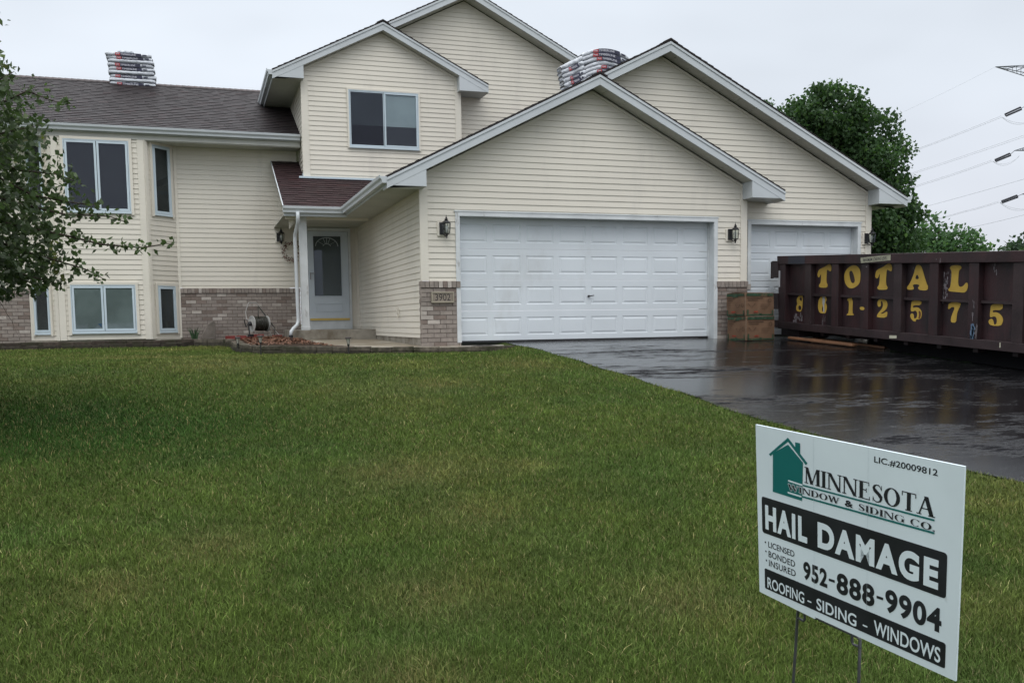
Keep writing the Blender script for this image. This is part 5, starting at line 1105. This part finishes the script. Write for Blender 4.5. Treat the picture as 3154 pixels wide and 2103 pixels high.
# path lamps
def path_lamp(x, y, zt_, zb_, lab):
    t_ = empty('path_lamp', (x, y, zb_), lab, 'path lamp', 'path lamps along the edging')
    s = MB(); s.lathe((x, y, zt_), [(.050, -.02), (.054, -.012), (.052, 0), (.02, .006)], 12); s.build('lamp_cap', mat('lamp_cap', (.05, .04, .038), .5), t_)
    s = MB(); s.lathe((x, y, zt_), [(.018, -.11), (.038, -.022)], 8); s.build('lamp_lens', mat('lamp_lens', (.34, .33, .29), .3, .5), t_)
    s = MB(); s.tube([(x, y, zb_), (x, y, zt_ - .10)], .010, 8); s.lathe((x, y, zt_), [(.012, -.14), (.02, -.125), (.02, -.108)], 8)
    for k in range(4): a = 1.5708 * k + .4; s.tube([(x + .018 * math.cos(a), y + .018 * math.sin(a), zt_ - .11), (x + .04 * math.cos(a), y + .04 * math.sin(a), zt_ - .018)], .003, 4)
    s.build('lamp_stake', 'black', t_)
path_lamp(-2.93, 1.9, .135, -.16, 'leftmost small path lamp where the edging turns toward the wall'); path_lamp(-2.63, .45, .172, -.18, 'small path lamp in front of the bark mulch, between the other two'); path_lamp(-1.31, -.33, .130, -.22, 'small path lamp in front of the doorstep')
# dried wreath by the door
s = MB(); rgw = random.Random(5)
for k in range(240):
    a = rgw.uniform(0, 6.28); r_ = .20 + rgw.gauss(0, .028); x, z = -1.47 + r_ * math.cos(a), 2.02 + r_ * math.sin(a); y = 6.80 + rgw.uniform(-.05, .03); l_ = rgw.uniform(.012, .035); b2 = rgw.uniform(0, 6.28); c = rgw.uniform(.6, 1.4)
    cc = (.16 * c, .07 * c, .05 * c) if rgw.random() < .6 else (.07 * c, .05 * c, .03 * c)
    s.add([(x, y, z), (x + l_ * math.cos(b2), y - .01, z + l_ * math.sin(b2)), (x + l_ * math.cos(b2 + 1.2), y - .02, z + l_ * math.sin(b2 + 1.2))], [(0, 1, 2)], cc)
tag(s.build('door_wreath', 'leaf', None), 'dried brown wreath hanging by the front door behind the porch post', 'wreath')

# ------------------------------------------------------------------ trees
def leaves(n, pf, size, base, seed, rough_dir=None, cup=.25):
    """n small folded leaves; pf(rng, n) gives positions and per-leaf shade"""
    g = np.random.default_rng(seed); P, sh = pf(g, n); n = len(P)
    d1 = g.normal(size=(n, 3)); 
    if rough_dir is not None: d1 = d1 * .6 + np.array(rough_dir)
    d1 /= np.linalg.norm(d1, axis=1)[:, None]
    d2 = np.cross(d1, g.normal(size=(n, 3))); d2 /= np.linalg.norm(d2, axis=1)[:, None]; d3 = np.cross(d1, d2)
    l_ = size * g.uniform(.65, 1.25, n)[:, None]; w_ = l_ * .36
    V = np.stack([P, P + d1 * l_ * .45 + d2 * w_ + d3 * w_ * cup, P + d1 * l_, P + d1 * l_ * .45 - d2 * w_ + d3 * w_ * cup], 1).reshape(-1, 3)
    i = np.arange(n) * 4; F = np.concatenate([np.stack([i, i + 1, i + 2], 1), np.stack([i, i + 2, i + 3], 1)])
    C_ = np.array(base)[None] * sh[:, None] if sh.ndim == 1 else sh
    return V, F, np.concatenate([C_, C_])
# --- crabapple-like tree at the left edge of the lawn
TX, TY = -7.05, -6.75
FT = empty('ornamental_tree', (TX, TY, -.52), 'bushy ornamental tree with small leaves, its branches reaching in at the left edge', 'tree')
s = MB(); rgt = random.Random(21); tips = []
s.tube([(TX, TY, -.7), (TX + .03, TY, -.2), (TX - .02, TY + .03, .35), (TX + .05, TY, .8)], [.13, .10, .085, .07], 10)
def limb(p, d_, l_, r_, depth):
    pts = [Vector(p)]; d_ = Vector(d_).normalized(); rr = [r_]
    for k in range(5):
        d_ = (d_ + Vector((rgt.gauss(0, .14), rgt.gauss(0, .14), rgt.gauss(0, .10) - (.05 if depth else 0)))).normalized(); pts.append(pts[-1] + d_ * l_ / 5); rr.append(r_ * (1 - .16 * (k + 1)))
    s.tube(pts, rr, 6 if depth < 2 else 4)
    tips.append((pts[-1], d_)); tips.append((pts[3], d_))
    if depth < 3:
        for k in range(4 if depth < 2 else 3):
            q = pts[rgt.choice((2, 3, 4, 5))]; v = (d_ + Vector((rgt.gauss(0, .55), rgt.gauss(0, .55), rgt.gauss(0, .45)))).normalized(); limb(q, v, l_ * rgt.uniform(.5, .75), r_ * .45, depth + 1)
for k in range(9):
    a = 6.28 * k / 9 + rgt.uniform(-.2, .2); limb((TX + .03, TY, .25 + .07 * k), (math.cos(a), math.sin(a), rgt.uniform(.25, 1.1)), rgt.uniform(1.0, 1.45), .035, 0)
# long outer twigs seen against the house: two reach far to the right
TW = [[(-5.2, -6.7, 1.25), (-4.85, -6.95, 1.16), (-4.55, -7.05, 1.09), (-4.3, -7.12, 1.02), (-4.12, -7.18, 1.00), (-3.98, -7.22, .99), (-3.90, -7.25, 1.00), (-3.80, -7.28, 1.02), (-3.74, -7.30, 1.01)],
      [(-5.2, -6.75, 1.10), (-4.85, -6.92, .96), (-4.6, -7.03, .88), (-4.42, -7.1, .82), (-4.27, -7.15, .73)],
      [(-5.2, -6.7, 1.45), (-4.85, -6.9, 1.34), (-4.55, -7.02, 1.26), (-4.33, -7.1, 1.25), (-4.22, -7.14, 1.24), (-4.09, -7.19, 1.19)],
      [(-5.2, -6.7, 1.75), (-4.9, -6.9, 1.62), (-4.6, -7.0, 1.58), (-4.42, -7.08, 1.50)],
      [(-5.2, -6.7, 1.65), (-4.8, -6.9, 1.42), (-4.5, -7.0, 1.36), (-4.3, -7.1, 1.33)],
      [(-5.2, -6.75, .95), (-4.95, -6.9, .80), (-4.75, -6.98, .74), (-4.62, -7.0, .70)],
      [(-5.3, -6.7, 2.05), (-5.0, -6.85, 2.15), (-4.8, -6.92, 2.24), (-4.62, -7.0, 2.16), (-4.50, -7.02, 2.13)],
      [(-5.3, -6.7, 2.2), (-5.05, -6.8, 2.32), (-4.9, -6.85, 2.40)],
      [(-5.3, -6.7, 1.85), (-4.95, -6.9, 1.92), (-4.72, -6.95, 1.97)], [(-5.4, -6.7, 1.0), (-5.0, -6.85, .78), (-4.85, -6.9, .72)],
      [(-5.5, -6.6, 2.4), (-5.2, -6.72, 2.78), (-5.02, -6.76, 2.87)], [(-5.5, -6.6, 2.3), (-5.15, -6.7, 2.55), (-5.03, -6.75, 2.62)]]
for q in TW: s.tube(q, [.011 - .008 * i / (len(q) - 1) for i in range(len(q))], 5)
s.tube([(-6.6, -6.7, .9), (-5.9, -6.68, 1.2), (-5.2, -6.7, 1.25)], [.03, .02, .011], 6); s.tube([(-6.7, -6.7, 1.4), (-5.9, -6.68, 1.75), (-5.3, -6.7, 2.05)], [.03, .02, .011], 6)
s.build('trunk', 'bark', FT, smooth=True)
zz_ = [.45, .62, .72, .85, 1.0, 1.2, 1.45, 1.7, 1.95, 2.2, 2.5, 3.0, 3.5, 3.9]; rr_ = [1.2, 2.0, 2.30, 2.44, 2.50, 2.48, 2.42, 2.38, 2.34, 2.24, 2.02, 1.75, 1.35, .3]
def crown1(g, n):
    P = np.empty((0, 3))
    while len(P) < n:
        q = np.stack([g.uniform(-3, 3, n), g.uniform(-3, 3, n), g.uniform(.45, 3.9, n)], 1); r_ = np.hypot(q[:, 0], q[:, 1])
        cl = fbm(q[:, 0] * 2.2 + 7, q[:, 1] * 2.2 + q[:, 2] * 2.6, 3, 3); cl2 = fbm(q[:, 0] * 2.4 + q[:, 1] * 1.9 + 30, q[:, 2] * 3.0, 9, 3)
        Rm = np.interp(q[:, 2], zz_, rr_) * (.86 + .28 * cl2); ok = (r_ < Rm) & ((cl > .43 + .10 * (r_ / Rm)) | ((cl > .33) & (g.random(n) < .3))) & (r_ > .5); P = np.concatenate([P, q[ok]])
    P = P[:n]; P[:, 0] += TX; P[:, 1] += TY
    k = fbm(P[:, 0] * 1.6 + 3, P[:, 2] * 1.9 + P[:, 1] * 1.3, 14, 3)
    C_ = np.array([.046, .066, .034])[None] * g.uniform(.6, 1.5, n)[:, None]; yl = (k > .54) & (g.random(n) < .6); C_[yl] = np.array([.11, .125, .035]) * g.uniform(.6, 1.2, yl.sum())[:, None]
    pl__ = (g.random(n) < .12); C_[pl__] = np.array([.16, .18, .135]) * g.uniform(.6, 1.1, pl__.sum())[:, None]
    return P, C_
V1, F1, C1 = leaves(90000, crown1, .058, (1, 1, 1), 5, (0, 0, -.25))
gtw = np.random.default_rng(9); PP = []
for q in TW:
    q = [Vector(p) for p in q]
    for a, b_ in zip(q, q[1:]):
        l_ = (b_ - a).length; n = int(l_ / .006) if a.x < -4.5 else (int(l_ / .0085) if not -3.97 < a.x < -3.85 else 1)
        for _ in range(n): PP.append(tuple(a.lerp(b_, gtw.random()) + Vector(gtw.normal(0, .026 if a.x > -4.7 else .05, 3))))
PP = np.array(PP)
V2, F2, C2 = leaves(len(PP), lambda g, n: (PP, np.array([.058, .082, .040])[None] * g.uniform(.6, 1.6, len(PP))[:, None]), .055, (1, 1, 1), 6)
amesh('crown', np.concatenate([V1, V2]), np.concatenate([F1, F2 + len(V1)]), 'foliage', np.concatenate([C1, C2]), FT)
# --- trees behind the house
def far_tree(x, y, z0, blobs, trunk_h, n, size, base, label, seed, cat='tree', group=None, droop=(0, 0, -.5), thr=.46, fr=1.1):
    t_ = empty('background_tree', (x, y, z0), label, cat, group); g = np.random.default_rng(seed)
    s = MB(); top = max(b_[2] for b_ in blobs)
    s.tube([(x, y, z0 - .3), (x + .1, y, z0 + trunk_h * .5), (x, y + .1, z0 + trunk_h), (x, y, top)], [.32, .25, .2, .05], 9)
    for b_ in blobs: s.tube([(x, y, z0 + trunk_h * .7), ((x + b_[0]) / 2, (y + b_[1]) / 2, (z0 + trunk_h + b_[2]) / 2 + .2), tuple(b_[:3])], [.14, .09, .03], 6)
    s.build('trunk', 'bark', t_)
    B = np.array(blobs); vol = B[:, 3] * B[:, 4] * B[:, 3]; vol = vol / vol.sum()
    nc = int(230 * fr); k = g.choice(len(B), nc, p=vol); u = g.normal(size=(nc, 3)); u /= np.linalg.norm(u, axis=1)[:, None]
    cc = B[k, :3] + u * (g.uniform(.45, 1.0, nc) ** .6)[:, None] * B[k][:, [3, 3, 4]]          # centres of the leaf clumps
    cr = g.uniform(.34, .78, nc) * float(np.mean(B[:, 3])) / 1.45; cs = g.uniform(.75, 1.25, nc)
    def pf(g, n):
        k = g.choice(nc, n, p=cr ** 2 / (cr ** 2).sum()); u = g.normal(size=(n, 3)); u[:, 2] += .35; u /= np.linalg.norm(u, axis=1)[:, None]
        P = cc[k] + u * (cr[k] * g.uniform(.35, 1.12, n))[:, None] * np.array([1.15, 1.15, .85]); P[:, 2] -= g.uniform(0, .3, n) * cr[k]
        ok = P[:, 2] > z0 + .3; P = P[ok]; k = k[ok]; n = len(P); C_ = np.array(base)[None] * (g.uniform(.75, 1.25, n) * cs[k])[:, None]
        lt = g.random(n) < .12; C_[lt] *= np.array([1.6, 1.5, 1.1]); return P, C_
    V, F, C_ = leaves(n, pf, size, base, seed + 1, droop); amesh('crown', V, F, 'foliage', C_, t_); return t_
far_tree(17.6, 12.3, .0, [(17.1, 12.4, 7.0, 1.35, 1.35), (16.3, 12.6, 6.6, 1.3, 1.3), (18.1, 12.0, 6.4, 1.25, 1.4), (19.0, 11.5, 5.2, .8, .9), (19.35, 11.4, 4.3, .6, .8), (16.0, 12.8, 5.9, 1.6, 1.7), (18.7, 11.8, 5.9, 1.15, 1.2), (18.4, 11.8, 4.9, 1.25, 1.5), (17.3, 12.2, 4.6, 1.9, 1.7), (18.9, 11.5, 3.8, .9, 1.3), (18.4, 11.9, 3.1, 1.7, 1.6), (18.6, 11.6, 2.3, 1.2, 1.5), (16.2, 12.6, 3.4, 1.9, 2.0), (17.5, 12, 1.6, 1.6, 1.1)],
         1.6, 95000, .15, (.040, .076, .032), 'large dark green tree rising behind the right end of the garage', 31, thr=.44, fr=1.3)
far_tree(30.6, 21.3, -.2, [(29.6, 21.7, 3.0, 1.7, 1.5), (30.3, 21.4, 4.4, .8, .9), (31.3, 21.0, 3.6, 1.0, 1.0), (32.1, 20.7, 3.2, .9, .7), (29.3, 21.8, 4.3, .7, .8), (30.8, 21.2, 2.0, 2.0, 1.4)],
         1.0, 12000, .22, (.060, .115, .050), 'lighter green feathery tree to the right of the large one', 41, droop=(.9, 0, .35), thr=.56, fr=1.9)
far_tree(64.5, 47.2, -.5, [(63.6, 47.4, 4.9, 1.7, 1.5), (65.3, 46.9, 5.4, 2.2, 1.6), (68.0, 46.0, 4.8, 2.4, 1.8), (64.8, 47.0, 3.6, 2.6, 1.8)], 1.5, 5000, .42, (.045, .075, .045), 'small distant tree at the right edge above the dumpster', 51, thr=.40, fr=.8)

# ------------------------------------------------------------------ power line
TWR = empty('transmission_tower', (104.5, 78.0, 0), 'steel lattice transmission tower arm with insulator strings at the right edge', 'pylon')
MT['lat'] = mat('lattice_steel', (.11, .12, .135), .6, .3); MT['ins'] = mat('insulator', (.045, .045, .06), .4, .5); MT['wire'] = mat('conductor', (.40, .41, .44), .6, .3)
s = MB(); bx_, by_ = 105.0, 77.9; Hh = 40.0; leg = []
for sx, sy in ((-1, -1), (1, -1), (1, 1), (-1, 1)):
    f_ = lambda z, sx=sx, sy=sy: (bx_ + sx * (3.4 - 2.4 * z / Hh), by_ + sy * (3.4 - 2.4 * z / Hh), z)
    s.tube([f_(0), f_(Hh * .5), f_(Hh)], .10, 4); leg.append(f_)
for k in range(4):
    a, b_ = leg[k], leg[(k + 1) % 4]; z = 0
    while z < Hh - 2: s.tube([a(z), b_(z + 3)], .045, 4); s.tube([b_(z), a(z + 3)], .045, 4); z += 3
s.build('mast', 'lat', TWR)
for nm, T_p, zr_, hh in (('a', (95.12, 81.56, 32.08), 32.0, 2.6), ('b', (97.01, 79.94, 21.3), 23.3, 1.9), ('c', (97.7, 79.2, 15.69), 17.6, 1.9)):
    s = MB(); T = Vector(T_p); up2 = nm != 'a'
    A = [Vector((bx_ - 1.2, by_ - 1.2, zr_)), Vector((bx_ - 1.2, by_ + 1.2, zr_))]; B = [Vector((bx_ - 1.2, by_ - 1.2, zr_ - hh)), Vector((bx_ - 1.2, by_ + 1.2, zr_ - hh))]
    for p in A + B: s.tube([T, p], .055, 4)
    for k in range(1, 8):
        t0, t1 = k / 8, (k + .6) / 8
        for j in (0, 1): s.tube([T.lerp(A[j], t0), T.lerp(B[j], t0)], .03, 4); s.tube([T.lerp(B[j], t0), T.lerp(A[j], min(1, t1 + .1))], .03, 4)
        s.tube([T.lerp(A[0], t0), T.lerp(A[1], t0)], .03, 4); s.tube([T.lerp(B[0], t0), T.lerp(B[1], min(1, t1))], .03, 4)
    s.build('cross_arm', 'lat', TWR)
def strings(A, B, A2, B2, anchor):
    s = MB()
    for p, q in ((A, B), (A2, B2)):
        p, q = Vector(p), Vector(q); n = 15; prof = []
        for k in range(n): c = p.lerp(q, (k + .2) / n); c2 = p.lerp(q, (k + .75) / n); s.tube([c, c.lerp(c2, .4), c2], [.05, .135, .12], 8)
    s.tube([A, A2], .04, 4); s.tube([B, B2], .04, 4); s.tube([Vector(B).lerp(Vector(B2), .5), anchor], .04, 4)
    s.build('insulator_string', 'ins', TWR)
strings((95.99, 80.71, 25.96), (97.99, 80.12, 26.86), (96.12, 80.65, 25.74), (98.1, 80.06, 26.60), (98.9, 79.9, 27.1)); strings((94.54, 80.66, 20.14), (96.40, 80.08, 20.95), (94.64, 80.6, 19.94), (96.55, 80.05, 20.72), (97.01, 79.94, 21.3)); strings((95.13, 79.97, 14.83), (97.12, 79.4, 15.57), (95.2, 79.9, 14.62), (97.22, 79.35, 15.35), (97.7, 79.2, 15.69))
s = MB(); T = Vector((98.9, 79.9, 27.1)); s.tube([T, (bx_ - 1.2, by_, 29)], .06, 4); s.tube([T, (bx_ - 1.2, by_, 27.2)], .06, 4); s.build('cross_arm', 'lat', TWR)
s = MB()
for a, b_, c in (((95.67, 80.78, 25.6), (96.93, 80.24, 24.2), (98.9, 79.7, 24.9)), ((94.25, 80.75, 20.0), (95.9, 80.2, 18.6), (97.5, 79.7, 20.6)), ((94.9, 80.0, 14.7), (96.4, 79.6, 13.2), (98.5, 78.9, 13.8))):
    P = []
    for k in range(13):
        t_ = k / 12; q = Vector(a) * (1 - t_) ** 2 + Vector(b_) * 2 * t_ * (1 - t_) + Vector(c) * t_ * t_; P.append(q)
    s.cut(); s.tube(P, .022, 4); s.cut(); s.tube([p + Vector((.1, 0, .22 * math.sin(3.1 * i / 12))) for i, p in enumerate(P)], .018, 4)
s.build('jumper_wire', 'wire', TWR)
def wire(A, B, ext, lab, r_=.026):
    A, B = Vector(A), Vector(B); d_ = (B - A); P = []
    for k in range(25):
        t_ = -.0 + ext * k / 24; p = A + d_ * t_; p.z += -.25 * min(t_, 1) * (1 - min(t_, 1)) * 1.2; P.append(p)
    s = MB(); s.tube(P, r_, 5); tag(s.build('power_line', 'wire', None), lab, 'power line', 'power lines running from the tower')
wire((95.12, 81.56, 32.08), (95.96, 97.51, 30.33), 4, 'thin topmost power line leaving the tip of the tower arm', .009)
for (A, B, lab) in (((95.57, 80.83, 25.79), (96.47, 97.55, 24.33), 'upper wire of the pair leaving the highest insulator string'), ((95.67, 80.78, 25.62), (96.57, 97.6, 24.2), 'lower wire of the pair leaving the highest insulator string'),
                    ((102.73, 78.35, 24.84), (104.15, 104.68, 22.86), 'upper wire of the pair between the highest and the middle insulator strings'), ((102.72, 78.33, 24.58), (104.14, 104.67, 22.65), 'lower wire of the pair between the highest and the middle insulator strings'),
                    ((94.13, 80.79, 20.11), (94.78, 92.89, 19.04), 'upper wire of the pair leaving the middle insulator string'), ((94.18, 80.76, 19.94), (94.84, 92.95, 18.86), 'lower wire of the pair leaving the middle insulator string'),
                    ((102.49, 77.89, 18.93), (103.85, 103.11, 17.05), 'single power line between the middle and the lowest insulator strings'), ((94.79, 80.09, 14.84), (95.11, 86.12, 14.27), 'upper wire of the pair leaving the lowest insulator string'),
                    ((94.82, 80.07, 14.69), (95.15, 86.09, 14.14), 'lower wire of the pair leaving the lowest insulator string'), ((102.3, 77.53, 14.2), (103.1, 92.39, 12.94), 'lowest single power line just above the distant trees')):
    wire(A, B, 4 if 'lowest insulator' not in lab or 'single' in lab else 8, lab, .022 if 'single' in lab else .017)

# ------------------------------------------------------------------ grass
def grass():
    g = np.random.default_rng(77); cx, cy = -3.575, -15.37; hd = R(18.466)
    N_ = 1150000; r0, r1 = 2.2, 24.0
    u = g.random(N_); r_ = r0 * (r1 / r0) ** (u ** .82); a = hd + g.uniform(-R(36), R(35), N_)
    x = cx + r_ * np.sin(a); y = cy + r_ * np.cos(a)
    px = np.array([p[0] for p in path]); py = np.array([p[1] for p in path])
    ed = np.interp(y, EDY, EDX) + .03 * np.sin(y * 3.7) + .03 * g.normal(size=N_)
    o_ = np.argsort(px); lim = np.interp(x, px[o_], py[o_]) - .03       # edging front as y(x)
    lim = np.where(x < -3.0, 5.47, lim); lim = np.where((x > -3.02) & (x < -2.5), np.interp(x, [-3.02, -2.97, -2.88, -2.57], [5.0, 2.6, 1.5, .85]), lim)
    ok = (x < ed) & (y < lim) & (x > -13) & (y < 5.5); x, y, r_ = x[ok], y[ok], r_[ok]; n = len(x)
    z = lawn_z(x, y) - .004
    k = np.maximum(1, r_ / 3.2); kk = k ** .72
    ht = .029 * g.uniform(.5, 1.4, n) * (1 + .08 * (k - 1)) ** .5; wd = .0014 * kk * g.uniform(.7, 1.3, n)
    big_ = fbm(x * .55 + 11, y * .55, 21, 4); med = fbm(x * 2.3, y * 2.3, 22, 3)
    lush_shade = np.exp(-(((x + 5.6) / 2.3) ** 2 + ((y + 6.4) / 1.9) ** 2)); lush_shade2 = np.exp(-(((x + 4.0) / 1.6) ** 2 + ((y + 7.2) / 1.1) ** 2))  # lusher green that also paints the tree's shade into the blade colours
    lu = np.clip(lush_shade * 1.1 + lush_shade2 * .5, 0, 1)
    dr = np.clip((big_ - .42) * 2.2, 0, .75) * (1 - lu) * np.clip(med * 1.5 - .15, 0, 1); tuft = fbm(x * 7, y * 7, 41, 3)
    base = np.array([.074, .110, .022]); dryc = np.array([.145, .142, .042]); shade_luc = np.array([.032, .074, .013])
    C_ = base[None] * (1 - dr)[:, None] + dryc[None] * dr[:, None]; C_ = C_ * (1 - lu)[:, None] + shade_luc[None] * lu[:, None]
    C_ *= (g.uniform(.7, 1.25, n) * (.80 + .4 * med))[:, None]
    for (qx, qy, qr) in ((-4.0, -10.9, .2), (-3.55, -10.35, .25), (-2.3, -9.1, .35), (-2.1, -10.2, .3), (-2.6, -11.4, .28), (-1.0, -5.0, .5), (.6, -3.2, .5), (-3.3, -2.5, .6), (-4.6, .5, .7), (-4.9, -11.9, .25), (-1.6, -11.8, .3), (-2.9, -12.2, .22)):
        m_ = np.exp(-((x - qx) ** 2 + (y - qy) ** 2 * .8) / qr ** 2) * .8 * g.random(n); C_ = C_ * (1 - m_)[:, None] + np.array([.20, .165, .065])[None] * m_[:, None]
    st = g.random(n) < .075; C_[st] = np.array([.24, .21, .09]) * g.uniform(.5, 1.1, st.sum())[:, None]
    sh_ = g.random(n) < .10; C_[sh_] = C_[sh_] * 1.7
    bl = np.clip((fbm(x * 1.1 + 40, y * 1.1, 30, 4) - .5) * 2.5, 0, 1)[:, None]; C_ = C_ * (1 - bl * np.array([.22, .06, .0])); C_ *= (.72 + .56 * tuft)[:, None]
    ht = ht * (.62 + .8 * tuft)
    th = g.uniform(0, 6.283, n); ln = np.abs(g.normal(0, .55, n)) * ht * 1.1; flat = g.random(n) < .10; ln[flat] *= 1.8; ht = np.where(flat, ht * .5, ht)
    ph = g.uniform(0, 6.283, n); dx, dy = np.cos(th) * ln, np.sin(th) * ln; wx, wy = np.cos(ph) * wd, np.sin(ph) * wd
    A = np.stack([x - wx, y - wy, z], 1); B = np.stack([x + wx, y + wy, z], 1)
    Cm = np.stack([x + wx * .8 + dx * .35, y + wy * .8 + dy * .35, z + ht * .62], 1); Dm = np.stack([x - wx * .8 + dx * .35, y - wy * .8 + dy * .35, z + ht * .62], 1); T = np.stack([x + dx, y + dy, z + ht], 1)
    V = np.stack([A, B, Cm, Dm, T], 1).reshape(-1, 3); i = np.arange(n) * 5
    F = np.concatenate([np.stack([i, i + 1, i + 2], 1), np.stack([i, i + 2, i + 3], 1), np.stack([i + 3, i + 2, i + 4], 1)])
    return V, F, np.concatenate([C_] * 3)
m, t, b = newmat('grass_blade'); L = t.links.new; a_ = t.nodes.new('ShaderNodeAttribute'); a_.attribute_name = 'Col'; L(a_.outputs['Color'], b.inputs['Base Color']); b.inputs['Roughness'].default_value = .7; setspec(b, .12)
MT['grass'] = m
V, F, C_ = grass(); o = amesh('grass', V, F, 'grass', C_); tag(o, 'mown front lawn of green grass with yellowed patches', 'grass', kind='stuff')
